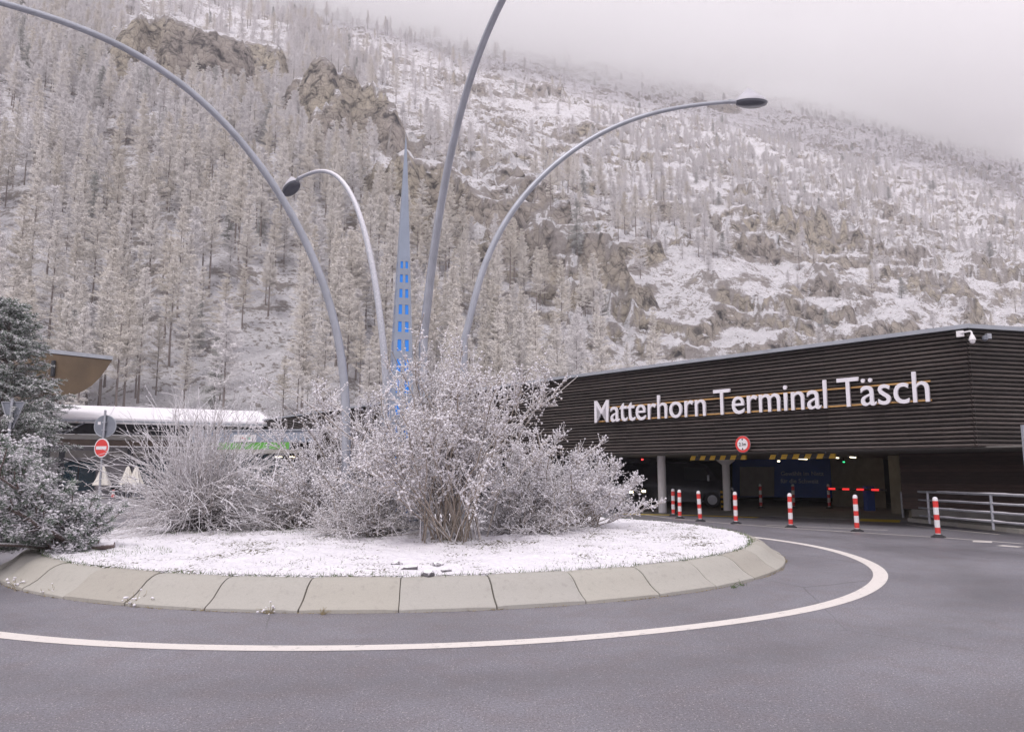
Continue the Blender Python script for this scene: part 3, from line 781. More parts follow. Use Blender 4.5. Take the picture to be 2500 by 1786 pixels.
tpart(MB().prism([C0 + FN * .25 + nR * .2, CR_ + nR * .3, BK2, BK1, CW + nW * .3, CL + FN * .3 + nW * .3], ZT + 0.056, ZT + 0.085), 'roof_snow', M['roofsnow'])
# cladding boards: chunky bars with a sloping top coloured paler for weathering and caught light
NB = 27; pitch_ = (ZT - 0.06 - ZB) / NB
def board_mesh(length):
    b = MB(); h = pitch_
    pr = [(0.0, 0.012), (0.052, 0.012), (0.066, 0.024), (0.066, h * 0.50), (0.014, h * 0.86), (0.0, h * 0.86)]
    L_ = [(0.003, -q[0], q[1]) for q in pr] + [(length - 0.003, -q[0], q[1]) for q in pr]; k = len(pr)
    b.add(L_, [tuple(range(k - 1, -1, -1)), tuple(range(k, 2 * k))] + [(i, (i + 1) % k, k + (i + 1) % k, k + i) for i in range(k)])
    return b.mesh('board')
def clad(start, d, n_in, lengths, rows=NB, z0=ZB, mat=M['boards'], proud=0.0):
    # boards laid from start along d; n_in points into the wall
    ang = math.atan2(d[1], d[0]); out_side = np.array([math.sin(ang), -math.cos(ang)])   # local -y
    flip = (out_side @ n_in) > 0
    s = 0.0
    for L_ in lengths:
        if flip: p = start + d * (s + L_); rz = ang + math.pi
        else: p = start + d * s; rz = ang
        m_b = board_mesh(L_)
        for r_ in range(rows):
            o = link('board', m_b, mat, term, (p[0] + n_in[0] * (in_ - 0.002) - C0[0], p[1] + n_in[1] * (in_ - 0.002) - C0[1], z0 + r_ * pitch_))
            o.rotation_euler = (0, 0, rz)
        s += L_
clad(C0, FD, FN, [3.9, 3.9, 3.8, 3.8])
clad(C0, RD, nR, [4.0, 4.0])
clad(CL, WD, nW, [WL / 3] * 3)
# soffit, floor and garage walls
def fpt(s, depth, z=0.0): q = C0 + FD * s + FN * depth; return (q[0], q[1], z)
tpart(MB().prism([fpt(-8, 0.3)[:2], fpt(-14, 20)[:2], fpt(30, 20)[:2], fpt(15, 0.3)[:2]], ZB - 0.01, ZB + 0.028), 'soffit', M['soffit'])
floor_ = MB().prism([fpt(-3.0, 4.9)[:2], fpt(-3.0, 19)[:2], fpt(22, 19)[:2], fpt(22, 3.6)[:2], fpt(10.0, 3.3)[:2]], -0.01, 0.006)
tag(floor_.build('garage_floor', M['concrete']), kind='structure')
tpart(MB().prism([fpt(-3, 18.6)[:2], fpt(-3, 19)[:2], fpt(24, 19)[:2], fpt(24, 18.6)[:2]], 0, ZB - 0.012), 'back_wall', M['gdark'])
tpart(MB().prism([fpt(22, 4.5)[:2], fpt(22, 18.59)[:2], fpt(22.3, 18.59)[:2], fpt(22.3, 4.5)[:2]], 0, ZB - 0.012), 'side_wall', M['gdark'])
# lower right wall under the overhang, in boards above a concrete plinth
WS, WE = np.array(gnd(2205, 1266)[:2]), np.array(gnd(2500, 1279)[:2]); wd = (WE - WS) / np.linalg.norm(WE - WS); wn_ = np.array([-wd[1], wd[0]])
wn_ = wn_ if wn_ @ FN > 0 else -wn_
WE2 = WS + wd * 12.0
tpart(MB().prism([WS + wn_ * .07, WE2 + wn_ * .07, WE2 + wn_ * .5, WS + wn_ * .5], 0.3, ZB - 0.012), 'lower_wall', M['carcass'])
tpart(MB().prism([WS - wn_ * .06 + wd * 0.3, WE2 - wn_ * .06, WE2 + wn_ * .48, WS + wn_ * .48 + wd * 0.3], 0.0, 0.34), 'plinth', M['concrete'], bevel=0.02)
ang = math.atan2(wd[1], wd[0]); lb = MB(); lm = None
hb = (ZB - 0.02 - 0.345) / 15
lb.add([(0.0, 0, 0.004), (6.0, 0, 0.004), (6.0, 0, hb - 0.004), (0, 0, hb - 0.004), (0, -0.05, 0.004), (6.0, -0.05, 0.004), (6.0, -0.026, hb - 0.004), (0, -0.026, hb - 0.004)],
       [(3, 2, 1, 0), (4, 5, 6, 7), (0, 1, 5, 4), (1, 2, 6, 5), (2, 3, 7, 6), (3, 0, 4, 7)])
lm = lb.mesh('wall_board')
side_sign = 1 if np.array([math.sin(ang), -math.cos(ang)]) @ wn_ < 0 else -1
for seg in range(2):
    for r_ in range(15):
        if side_sign > 0: p = WS + wd * (seg * 6.01) + wn_ * 0.068; rz = ang
        else: p = WS + wd * (seg * 6.01 + 6.0) + wn_ * 0.068; rz = ang + math.pi
        o = link('wall_board', lm, M['boards_lower'], term, (p[0] - C0[0], p[1] - C0[1], 0.345 + r_ * hb)); o.rotation_euler = (0, 0, rz)
# side wall of the opening running back from WS, beige garage wall and pier seen inside
tpart(MB().prism([WS + wn_ * .5, WS + wn_ * .5 + wd * .3, WS + FN * 13 + wd * .3, WS + FN * 13], 0, ZB - 0.013), 'return_wall', M['gwall'])
q0 = np.array(at(2052, 1180, 38)[:2]); q1 = np.array(at(2190, 1180, 33)[:2])
tpart(MB().prism([np.array(at(2030, 1180, 36.4)[:2]), np.array(at(2160, 1180, 33.5)[:2]), np.array(at(2160, 1180, 33.8)[:2]), np.array(at(2030, 1180, 36.7)[:2])], 0, ZB - 0.014), 'inner_wall', M['gwall'])
tpart(MB().prism([np.array(at(2172, 1180, 29.6)[:2]), np.array(at(2199, 1180, 29.0)[:2]), np.array(at(2201, 1180, 29.4)[:2]), np.array(at(2174, 1180, 30.0)[:2])], 0, ZB - 0.014), 'pier', M['gwall'])
# columns
for (px, py, rad, cap) in ((1618, 1251, 0.158, False), (1776, 1246, 0.15, True)):
    c = gnd(px, py); b = MB()
    prf = [(rad, 0.0), (rad, ZB - 0.012)] if not cap else [(rad, 0.0), (rad, ZB - 0.36), (rad + 0.02, ZB - 0.33), (rad * 2.3, ZB - 0.20), (rad * 2.45, ZB - 0.16), (rad * 2.45, ZB - 0.013)]
    b.lathe(prf, 28, (c[0], c[1], 0)); tpart(b, 'column', M['column'], smooth=True)
# banner on the back wall, as a framed flat print
def wall_panel(x0, x1, y0, y1, Ya, Yb, mat, name, thick=0.05, parent=term):
    pts = [at(x0, y1, Ya), at(x1, y1, Yb), at(x1, y0, Yb), at(x0, y0, Ya)]
    for q, k in zip(pts, (0, 1, 1, 0)): pass
    zlo, zhi = (pts[0][2] + pts[1][2]) / 2, (pts[2][2] + pts[3][2]) / 2
    pts[0][2] = pts[1][2] = zlo; pts[2][2] = pts[3][2] = zhi
    b = MB(); b.extrude(pts, (0.02, thick, 0)); return b, pts
Ya, Yb = 38.5, 36.6
b, bp = wall_panel(1788, 2034, 1120, 1213, Ya, Yb, None, ''); tag(b.build('advert_banner', M['banner']), 'wide blue advertising banner on the garage back wall', 'banner')
ban = bpy.data.objects['advert_banner']
b, pp = wall_panel(1806, 1890, 1139, 1211, 38.24, 37.59, None, ''); b.build('picture_panel', M['banner_grey'], ban)
def text_mesh(s, size, extrude, bold=0.0, xs=1.0, name='lettering'):
    cu_ = bpy.data.curves.new(name, 'FONT'); cu_.body = s; cu_.size = size; cu_.extrude = extrude; cu_.offset = bold; cu_.resolution_u = 4
    o = bpy.data.objects.new(name, cu_); COL.objects.link(o)
    dg = bpy.context.evaluated_depsgraph_get(); dg.update()
    me_ = bpy.data.meshes.new_from_object(o.evaluated_get(dg)); bpy.data.objects.remove(o); bpy.data.curves.remove(cu_)
    me_.name = name
    n = len(me_.vertices); co = np.zeros(n * 3, np.float32); me_.vertices.foreach_get('co', co); co = co.reshape(-1, 3); co[:, 0] *= xs
    me_.vertices.foreach_set('co', co.ravel()); me_.update(); return me_, co
bd = (np.array(bp[1]) - np.array(bp[0]))[:2]; bang = math.atan2(bd[1], bd[0])
for txt, yy in (('Gewählt im Netz', 1160), ('für die Schweiz', 1178)):
    me_, co = text_mesh(txt, 0.28, 0.01, 0.003)
    q = at(1906, yy, Yb + (Ya - Yb) * (2034 - 1906) / 246 - 0.08)
    o = link('banner_line', me_, M['banner_text'], ban, tuple(q)); o.rotation_euler = (math.pi / 2, 0, bang)
# lettering: every letter on its own, standing off on two ochre rails
sign = thing('terminal_lettering', 'row of white raised letters reading Matterhorn Terminal Täsch on the timber facade', 'lettering', (C0[0], C0[1], 0))
words = 'Matterhorn Terminal Täsch'; size_ = 1.22; xs_ = 0.80
s_left = None
def face_s(px, z_, py):                                     # distance along the face for a photo column
    d = ray(px, py); den = d[0] * FN[0] + d[1] * FN[1]; t = (C0 @ FN) / den; p = (d * t)[:2]; return (p - C0) @ FD
sA, sB = face_s(1452, 3.4, 1010), face_s(2277, 3.4, 940)
_, hh = text_mesh('HH', size_, 0.0, 0.0, 1.0); wHH = np.ptp(hh[:, 0])
adv = []
for ch in words:
    if ch == ' ': adv.append(0.22 * size_); continue
    _, co = text_mesh('H' + ch + 'H', size_, 0, 0, 1.0); adv.append(np.ptp(co[:, 0]) - wHH)
tot = sum(adv); kx = (sA - sB) / tot
pos = 0.0; lang = math.atan2(-FD[1], -FD[0])
for ch, ad in zip(words, adv):
    if ch != ' ':
        me_, co = text_mesh(ch, size_, 0.032, 0.003, kx, 'letter')
        ps = C0 + FD * (sA - pos * kx) - FN * 0.075
        o = link('letter', me_, M['letter'], sign, (ps[0] - C0[0], ps[1] - C0[1], 3.45)); o.rotation_euler = (math.pi / 2, 0, lang)
    pos += ad
for zz in (3.47, 3.98):
    b = MB(); q0, q1 = C0 + FD * (sA - 0.1) - FN * 0.012, C0 + FD * (sB + 0.05) - FN * 0.012
    b.prism([q1 + FN * .03, q1 - FN * .0, q0 - FN * .0, q0 + FN * .03], zz, zz + 0.045)
    b.v = [tuple(np.array(v_) - TL) for v_ in b.v]; b.build('sign_rail', M['orange'], sign)
# round height-limit sign
def disc(mb, r, thick, n=40, z0=0.0): return mb.lathe([(r, z0), (r, z0 + thick)], n)
def face_thing(name, label, cat, s, z, off):
    p = C0 + FD * s - FN * off; o = thing(name, label, cat, (p[0], p[1], z)); o.rotation_euler = (math.pi / 2, 0, lang); return o
sS = face_s(1818, 2.4, 1084); zS = 1.6 + 0.0
q = ray(1818, 1084); tt = (C0 @ FN) / (q[0] * FN[0] + q[1] * FN[1]); zS = HC + q[2] * tt
hs = face_thing('height_limit_sign', 'round red-rimmed height limit sign on the lower edge of the timber facade', 'sign', sS, zS, 0.09)
disc(MB(), 0.27, 0.02).build('sign_plate', M['galv'], hs)
rim = disc(MB(), 0.262, 0.012, 40, 0.021).build('red_rim', M['red'], hs)
disc(MB(), 0.185, 0.006, 40, 0.034).build('white_face', M['white'], hs)
MB().add([(-0.035, 0.172, 0.045), (0.035, 0.172, 0.045), (0, 0.11, 0.045)], [(0, 1, 2)]).build('arrow', M['black'], hs)
MB().add([(-0.035, -0.172, 0.045), (0.035, -0.172, 0.045), (0, -0.11, 0.045)], [(0, 2, 1)]).build('arrow', M['black'], hs)
me_, co = text_mesh('2.1m', 0.15, 0.003, 0.002, 0.85); o = link('sign_text', me_, M['black'], hs, (-(co[:, 0].max()) / 2, -0.05, 0.044))
# hazard-striped bars hung below the facade
def hazard_bar(px0, px1, depth, label):
    s0, s1 = face_s(px0, 2.1, 1112), face_s(px1, 2.1, 1112)
    k = (C0 @ FN + depth) / (C0 @ FN); s0, s1 = s0 * k, s1 * k
    z0, h_, w_ = ZB - 0.225, 0.15, 0.08
    c = C0 + FN * depth + FD * s1
    t = thing('hazard_bar', label, 'barrier bar', (c[0], c[1], z0)); t.rotation_euler = (0, 0, math.atan2(FD[1], FD[0]))
    Lb = s0 - s1; n = 11; w = Lb / n; sh = 0.07
    for i in range(n):
        mat = M['yellow'] if i % 2 == 0 else M['black']
        x0, x1 = i * w + 0.001, (i + 1) * w - 0.001
        lo0, lo1, hi0, hi1 = x0, x1, x0 - sh, x1 - sh
        if i == 0: hi0 = x0
        MB().add([(lo0, -w_ / 2, 0), (lo1, -w_ / 2, 0), (lo1, w_ / 2, 0), (lo0, w_ / 2, 0), (hi0, -w_ / 2, h_), (hi1, -w_ / 2, h_), (hi1, w_ / 2, h_), (hi0, w_ / 2, h_)],
                 [(3, 2, 1, 0), (4, 5, 6, 7), (0, 1, 5, 4), (1, 2, 6, 5), (2, 3, 7, 6), (3, 0, 4, 7)]).build('stripe', mat, t)
    for x in (0.3, Lb - 0.3): MB().tube([(x, 0, h_ - 0.01), (x, 0, h_ + 0.06)], 0.012, 8).build('hanger', M['galv'], t)
hazard_bar(1668, 1802, 1.0, 'yellow and black hazard bar hanging left of the round sign')
hazard_bar(1858, 2016, 1.0, 'yellow and black hazard bar hanging right of the round sign')
# lit ceiling tubes
for px, py, Y, Lq, lab in ((1975, 1103.5, 30, 1.3, 'lit ceiling tube lamp behind the right hazard bar'), (2040, 1111, 31, 1.2, 'lit ceiling tube lamp right of the hazard bars'),
                           (2082, 1111, 30, 1.2, 'lit ceiling tube lamp nearest the brown wall'), (1960, 1117, 34, 1.6, 'lit ceiling tube lamp deep in the garage')):
    c = at(px, py, Y); zc = ZB - 0.055
    t = thing('ceiling_lamp', lab, 'lamp', (c[0], c[1], zc)); t.rotation_euler = (0, 0, math.atan2(FN[1], FN[0]) + 0.25)
    MB().box((0, 0, 0.022), (Lq, 0.12, 0.04)).build('lamp_housing', M['trim'], t)
    MB().tube([(-Lq / 2 + .03, 0, -0.018), (Lq / 2 - .03, 0, -0.018)], 0.019, 8).build('light_tube', M['lit'], t)
def small_lamp(px, py, Y, mat, name, lab, r=0.05):
    c = at(px, py, Y); t = thing(name, lab, 'lamp', (c[0], c[1], c[2]))
    MB().lathe([(0.01, -r * 0.6), (r * 0.8, -r * 0.45), (r, 0), (r * 0.8, r * 0.4), (0.012, r * 0.55)], 14).build('lens', mat, t, smooth=True)
    MB().lathe([(r * 0.5, r * 0.3), (r * 0.5, ZB - c[2] - 0.014)], 10).build('stem', M['black'], t)
small_lamp(1901, 1125, 33, M['lit'], 'ceiling_light', 'small round warm ceiling light above the blue banner', 0.06)
small_lamp(1568, 1121, 33, M['redlit'], 'signal_light', 'small red signal light left of the first white column', 0.05)
small_lamp(2060, 1127, 34, M['greenlit'], 'signal_light', 'small green signal light in front of the beige garage wall', 0.05)
# CCTV dome on the corner
cc = thing('security_camera', 'white dome security camera on the upper corner of the timber facade', 'camera', (C0[0], C0[1], 4.75))
def ccp(mb, name, mat, sm=False, bv=0.0): return mb.build(name, mat, cc, None, sm, bv)
cc.scale = (0.85, 0.85, 0.85); cc.location.z = 4.82
d_out = -(FN + nR); d_out = d_out / np.linalg.norm(d_out)
ccp(MB().box((FD[0] * .18 - FN[0] * .13, FD[1] * .18 - FN[1] * .13, 0.40), (0.20, 0.09, 0.19), lang), 'mount_box', M['white'], bv=0.01)
ccp(MB().tube([(FD[0] * .15 - FN[0] * .17, FD[1] * .15 - FN[1] * .17, 0.42), tuple(d_out * 0.27) + (0.43,), tuple(d_out * 0.36) + (0.38,), tuple(d_out * 0.38) + (0.30,)], 0.028, 10), 'arm', M['white'], True)
ccp(MB().lathe([(0.03, 0.32), (0.06, 0.27), (0.095, 0.17), (0.10, 0.13), (0.095, 0.125)], 24, (*(d_out * 0.38), 0)), 'hood', M['white'], True)
ccp(MB().lathe([(0.078, 0.124), (0.078, 0.09), (0.06, 0.05), (0.03, 0.025), (0.004, 0.02)], 24, (*(d_out * 0.38), 0)), 'dome', M['white'], True)
cc2 = C0 + RD * 0.55 - nR * 0.09
sp = thing('wall_speaker', 'small grey wall unit on the right face beside the dome camera', 'speaker', (cc2[0], cc2[1], 5.0))
MB().box((0, 0, 0.1), (0.14, 0.09, 0.14), math.atan2(RD[1], RD[0])).build('housing', M['galv'], sp, None, False, 0.01)
MB().lathe([(0.02, -0.02), (0.07, 0.02), (0.075, 0.1), (0.03, 0.13)], 16, (-0.13, -0.06, -0.02)).build('horn', M['signback'], sp, smooth=True)

# ------------------------------------------------------------------ railing, pavement kerb, marker posts
pav_a, pav_b = np.array(gnd(2215, 1272)[:2]), np.array(gnd(2500, 1303)[:2]); pdv = (pav_b - pav_a) / np.linalg.norm(pav_b - pav_a)
pav = thing('pavement', None, None); tag(pav, kind='structure')
pv_n = np.array([pdv[1], -pdv[0]]); pv_n = -pv_n if pv_n[0] < 0 else pv_n
MB().prism([pav_a + pv_n * 0.16, pav_a + pdv * 16 + pv_n * 0.16, WE2 - wn_ * .07, WS + wd * .32 - wn_ * .07], -0.01, 0.10).build('paving', M['concrete'], pav)
km = MB().box((0.245, 0, 0.05), (0.488, 0.14, 0.13)).mesh('kerb_stone', False, 0.012)
for i in range(30):
    p = pav_a + pdv * (0.49 * i) + pv_n * 0.08
    o = link('kerb_stone', km, M['kerb'], pav, (p[0], p[1], random.uniform(-.006, .004))); o.rotation_euler = (0, 0, math.atan2(pdv[1], pdv[0]) + random.uniform(-.01, .01))
ra, rb = np.array(gnd(2270, 1277, 0.1)), np.array(gnd(2426, 1292.5, 0.1)); rdv = (rb - ra)[:2]; sp_ = np.linalg.norm(rdv); rdv /= sp_
rail = thing('steel_railing', 'galvanised four-bar steel railing in front of the brown wall', 'railing', tuple(ra))
for i in range(4):
    x, y = rdv * sp_ * i
    MB().tube([(x, y, 0), (x, y, 0.93)], 0.038, 12).build('post', M['galv'], rail, smooth=True)
for zz, rr_ in ((0.90, 0.032), (0.66, 0.026), (0.43, 0.026), (0.20, 0.026)):
    x0, y0 = -rdv * 0.42; x1, y1 = rdv * sp_ * 3.2
    br_ = MB().tube([(x0, y0, zz), (x1, y1, zz)], rr_, 10).build('bar', M['galv'], rail, smooth=True)
    n = 60; xs__ = np.linspace(0.1, 1, n); gap_ = 0.014 + 0.018 * np.clip(fbm(xs__ * 9 + zz * 7, xs__ * 0 + zz, 3) + 0.1, 0, 1)
    MB().tube([(x0 + (x1 - x0) * k, y0 + (y1 - y0) * k, zz + rr_ * 0.75 + g_ * 0.4) for k, g_ in zip(xs__, gap_)], [max(0.012, g_) for g_ in gap_], 6).build('snow_line', M['snow'], br_, smooth=True)
def marker_post(px, py, lab, tilt=(0, 0), h=0.98, name='marker_post', group='striped marker posts along the garage entrance'):
    c = gnd(px, py)
    t = thing(name, lab, 'bollard', (c[0], c[1], 0.0), random.uniform(0, 6), group)
    t.rotation_euler = (tilt[0], tilt[1], 0)
    MB().lathe([(0.17, 0.0), (0.165, 0.02), (0.10, 0.055), (0.075, 0.075), (0.06, 0.08)], 24).build('rubber_base', M['rubber'], t, smooth=True)
    segs = [(0.075, 0.10, 'white'), (0.10, 0.245, 'red'), (0.245, 0.43, 'white'), (0.43, 0.56, 'red'), (0.56, 0.74, 'white'), (0.74, 0.90, 'red'), (0.90, 0.955, 'white')]
    for z0, z1, m_ in segs:
        pr = [(0.062, z0 * h), (0.062, z1 * h - 0.001)] if z1 < 0.95 else [(0.062, z0 * h), (0.062, 0.935 * h), (0.052, 0.95 * h), (0.02, 0.958 * h)]
        MB().lathe(pr, 20).build('band', M[m_], t, smooth=True)
    MB().lathe([(0.055, 0.947 * h), (0.058, 0.955 * h), (0.045, 0.985 * h), (0.015, 0.998 * h)], 14).build('snow_cap', M['snow'], t, smooth=True)
    return t
marker_post(1644, 1259, 'striped marker post farthest back, beside a close twin, near the white column', (0, 0.01))
marker_post(1660, 1265, 'striped marker post second from the left, close in front of its twin', (0, 0.005))
marker_post(1710, 1272, 'striped marker post leaning left between the twin posts and the round sign', (0.02, -0.045))
marker_post(1797, 1278, 'striped marker post just left below the round height limit sign')
marker_post(1931, 1287, 'striped marker post in front of the blue banner text', (0.0, 0.005))
marker_post(2093, 1297, 'striped marker post in front of the red barrier arm', (0.01, -0.01))
marker_post(2291, 1311, 'nearest striped marker post with snow at its foot before the railing', (0.0, -0.012))
for px, lab in ((1858, 'dim red and white post inside the garage below the picture panel'), (1938, 'dim red and white post inside the garage behind the banner marker post'), (2025, 'dim red and white post inside the garage at the barrier arm end')):
    marker_post(px, 1240, lab, h=1.05, group='red and white posts inside the garage')
sb = gnd(2205, 1263); t = thing('steel_bollard', 'plain grey steel bollard at the corner of the brown wall', 'bollard', tuple(sb))
MB().tube([(0, 0, 0), (0, 0, 0.86)], 0.045, 14).build('tube', M['galv'], t, smooth=True); MB().lathe([(0.046, 0.86), (0.044, 0.885), (0.02, 0.9)], 14).build('cap', M['galv'], t, smooth=True)
# guard board with yellow and black stripes next to the capped column
c = gnd(1766, 1245); t = thing('column_guard', 'narrow yellow and black striped guard beside the capped column', 'guard', tuple(c))
for i in range(8): MB().box((0, 0, 0.06 + i * 0.098), (0.17, 0.07, 0.096), 0.1).build('stripe', M['yellow'] if i % 2 else M['black'], t)
MB().box((0.13, 0.03, 0.4), (0.1, 0.07, 0.78), 0.1).build('backing', M['black'], t)
# barrier
c = at(2110, 1200, 31.5); c[2] = 0
t = thing('barrier_gate', 'red and white garage barrier arm on a dark blue cabinet', 'barrier', tuple(c))
MB().box((0.18, 0.0, 0.5), (0.32, 0.36, 1.0)).build('cabinet', M['banner'], t, None, False, 0.02)
a0, a1 = at(2024, 1191, 33) - c, at(2166, 1193, 30.5) - c; zb = 0.86
n = 8
for i in range(n):
    p, q = a0 + (a1 - a0) * i / n, a0 + (a1 - a0) * (i + 1) / n
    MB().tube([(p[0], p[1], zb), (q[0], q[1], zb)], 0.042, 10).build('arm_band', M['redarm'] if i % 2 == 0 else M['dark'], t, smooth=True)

# ------------------------------------------------------------------ vehicles in the garage
def car(name, label, loc, rz, body, prof, top, width, wheel_r, wx):
    t = thing(name, label, 'car', loc, rz)
    hw = width / 2
    belt = 0.95
    def w_at(z, x): return hw * (1 - 0.16 * max(0, (z - belt)) / max(0.3, top - belt)) * (1 - 0.10 * max(0, (abs(x) - 1.75)) / 0.5)
    n = len(prof); V = [(x, -w_at(z, x), z) for x, z in prof] + [(x, w_at(z, x), z) for x, z in prof]
    b = MB().add(V, [tuple(range(n)), tuple(range(2 * n - 1, n - 1, -1))] + [(i, n + i, n + (i + 1) % n, (i + 1) % n) for i in range(n)])
    b.build('body', body, t, None, True, 0.04)
    for x in wx:
        for s in (-1, 1):
            m = MB().lathe([(0.05, -0.11), (wheel_r, -0.10), (wheel_r, 0.10), (0.05, 0.11)], 24)
            o = m.build('wheel', M['rubber'], t, (x, s * (hw - 0.10), wheel_r), True); o.rotation_euler = (math.pi / 2, 0, 0)
            MB().lathe([(0.03, -0.118), (wheel_r * 0.62, -0.115), (wheel_r * 0.62, 0.115), (0.03, 0.118)], 18).build('rim', M['galv'], o, smooth=True)
    return t, hw
suv = [(-2.1, 0.35), (-2.15, 0.75), (-2.05, 1.0), (-1.85, 1.45), (-1.5, 1.62), (0.2, 1.64), (0.55, 1.58), (1.15, 1.08), (1.85, 0.98), (2.08, 0.88), (2.18, 0.62), (2.15, 0.35), (1.8, 0.26), (-1.8, 0.26)]
c = gnd(1530, 1247)
dirc = math.atan2(-0.55, 0.85)
t, hw = car('parked_car', 'silver car with a lit headlight in the garage behind the shrub', (c[0] - 1.25, c[1] + 1.6, 0.006), dirc, M['carwhite'], suv, 1.64, 1.82, 0.33, (-1.32, 1.36))
for s in (-1, 1):
    MB().box((2.06, s * (hw - 0.26), 0.74), (0.16, 0.34, 0.13)).build('headlight', M['head'], t, None, True, 0.03)
MB().box((2.12, 0, 0.56), (0.12, 0.9, 0.2)).build('grille', M['black'], t, None, False, 0.02)
wsm = MB().add([(0.62, -0.66, 1.52), (0.62, 0.66, 1.52), (1.16, 0.78, 1.105), (1.16, -0.78, 1.105)], [(0, 1, 2, 3)])
wsm.v = [(x + 0.025, y, z + 0.03) for x, y, z in wsm.v]; wsm.build('windscreen', M['glass'], t)
for s in (-1, 1):
    MB().extrude([(-1.5, s * 0.84, 1.08), (0.85, s * 0.86, 1.08), (0.35, s * 0.79, 1.5), (-1.4, s * 0.79, 1.5)], (0, s * 0.03, 0)).build('side_window', M['glass'], t)
van = [(-2.4, 0.3), (-2.45, 1.0), (-2.4, 1.85), (-2.2, 1.98), (0.9, 1.98), (1.25, 1.88), (1.85, 1.18), (2.3, 1.02), (2.42, 0.7), (2.4, 0.32), (2.0, 0.24), (-2.0, 0.24)]
c = at(1672, 1200, 35.5)
t, hw = car('parked_van', 'dark navy van standing behind the white column in the garage', (c[0] - 0.3, c[1], 0.006), R(-14), M['carblack'], van, 1.98, 1.9, 0.34, (-1.55, 1.5))
MB().extrude([(0.3, -0.93, 1.2), (1.6, -0.93, 1.2), (1.2, -0.86, 1.75), (0.3, -0.86, 1.78)], (0, -0.02, 0)).build('side_window', M['glass'], t)
wsm = MB().add([(1.32, -0.7, 1.84), (1.32, 0.7, 1.84), (1.88, 0.8, 1.22), (1.88, -0.8, 1.22)], [(0, 1, 2, 3)]); wsm.v = [(x + 0.03, y, z + 0.03) for x, y, z in wsm.v]; wsm.build('windscreen', M['glass'], t)
for s in (-1, 1):
    MB().box((2.36, s * (hw - 0.28), 0.8), (0.12, 0.32, 0.16)).build('headlight', M['galv'], t, None, False, 0.02)
    MB().box((1.35, s * (hw + 0.1), 1.3), (0.09, 0.2, 0.26)).build('mirror', M['galv'] if s < 0 else M['black'], t, None, False, 0.02)
# blue sign at the right edge
c = at(2503, 1110, 15.5)
t = thing('blue_sign', 'blue road sign cut by the right edge of the picture', 'sign', (c[0] + 0.28, c[1], 0))
MB().box((0, 0, 1.95), (0.60, 0.03, 1.15), 0.12).build('panel', M['signblue'], t, None, False, 0.01)
MB().box((-0.31, -0.035, 1.95), (0.03, 0.06, 1.17), 0.12).build('edge_trim', M['trim'], t)
MB().tube([(0, 0.05, 0), (0, 0.05, 2.5)], 0.03, 10).build('post', M['galv'], t, smooth=True)

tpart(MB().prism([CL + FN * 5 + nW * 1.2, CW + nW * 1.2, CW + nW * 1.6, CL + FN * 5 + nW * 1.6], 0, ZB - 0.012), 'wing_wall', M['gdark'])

# ------------------------------------------------------------------ station building with the snowy roof, far left
EL, ER = at(165, 1026, 50.0), at(636, 1038, 55.3)
ed = (ER - EL)[:2]; ed /= np.linalg.norm(ed); en = np.array([-ed[1], ed[0]])
E0 = EL[:2] - ed * 22; E1 = ER[:2] + ed * 1.0; Lst = np.linalg.norm(E1 - E0)
stn = thing('station_building', 'long station building with a snow-covered roof and braced timber frame', 'building', (E0[0], E0[1], 0), math.atan2(ed[1], ed[0]))
ze = (EL[2] + ER[2]) / 2
MB().extrude([(0, 0, ze), (0, 0, ze + 0.22), (0, 9.5, ze + 1.75), (0, 9.5, ze + 1.5)], (Lst, 0, 0)).build('roof', M['roofsnow'], stn)
MB().box((Lst / 2, -0.03, ze + 0.03), (Lst, 0.06, 0.14)).build('gutter', M['trim'], stn)
for k in range(14):
    MB().box((k * Lst / 13.0, 4.6, ze + 1.04), (0.03, 9.4, 0.02), 0, Matrix.Rotation(math.atan2(1.5, 9.5), 3, 'X')).build('roof_seam', M['roofsnow'], stn)
MB().box((Lst / 2, 3.2, ze - 0.35), (Lst, 0.25, 0.75)).build('eave_wall', M['dark'], stn)
MB().box((Lst / 2, 1.5, 3.92), (Lst, 0.35, 0.30)).build('front_beam', M['beam'], stn)
MB().box((Lst / 2, 1.62, 3.55), (Lst - 0.2, 0.25, 0.42)).build('lower_beam', M['brownbeam'], stn)
nbay = 9
for k in range(nbay):
    x = 1.2 + k * (Lst - 2.4) / (nbay - 1)
    MB().box((x, 1.7, 1.69), (0.34, 0.34, 3.30)).build('column', M['dark'], stn)
    for s in (-1, 1):
        MB().tube([(x, 1.45, 4.10), (x + s * 1.25, 0.6, ze - 0.08)], 0.045, 8).build('brace', M['trim'], stn)
MB().box((Lst / 2, 6.0, 1.7), (Lst, 0.3, 3.4)).build('back_wall', M['render'], stn)
for k in range(7):
    x = 3 + k * (Lst - 6) / 6
    w_ = MB().box((x, 5.80, 1.25), (2.2, 0.08, 2.1)).build('window', M['teal'], stn)
    MB().box((x, 5.76, 1.25), (0.07, 0.06, 2.1)).build('mullion', M['dark'], w_)
    MB().box((x, 5.76, 2.34), (2.3, 0.06, 0.09)).build('frame', M['dark'], w_)
MB().box((Lst / 2, 5.8, 2.85), (Lst * 0.9, 0.06, 0.5)).build('wall_band', M['cream'], stn)

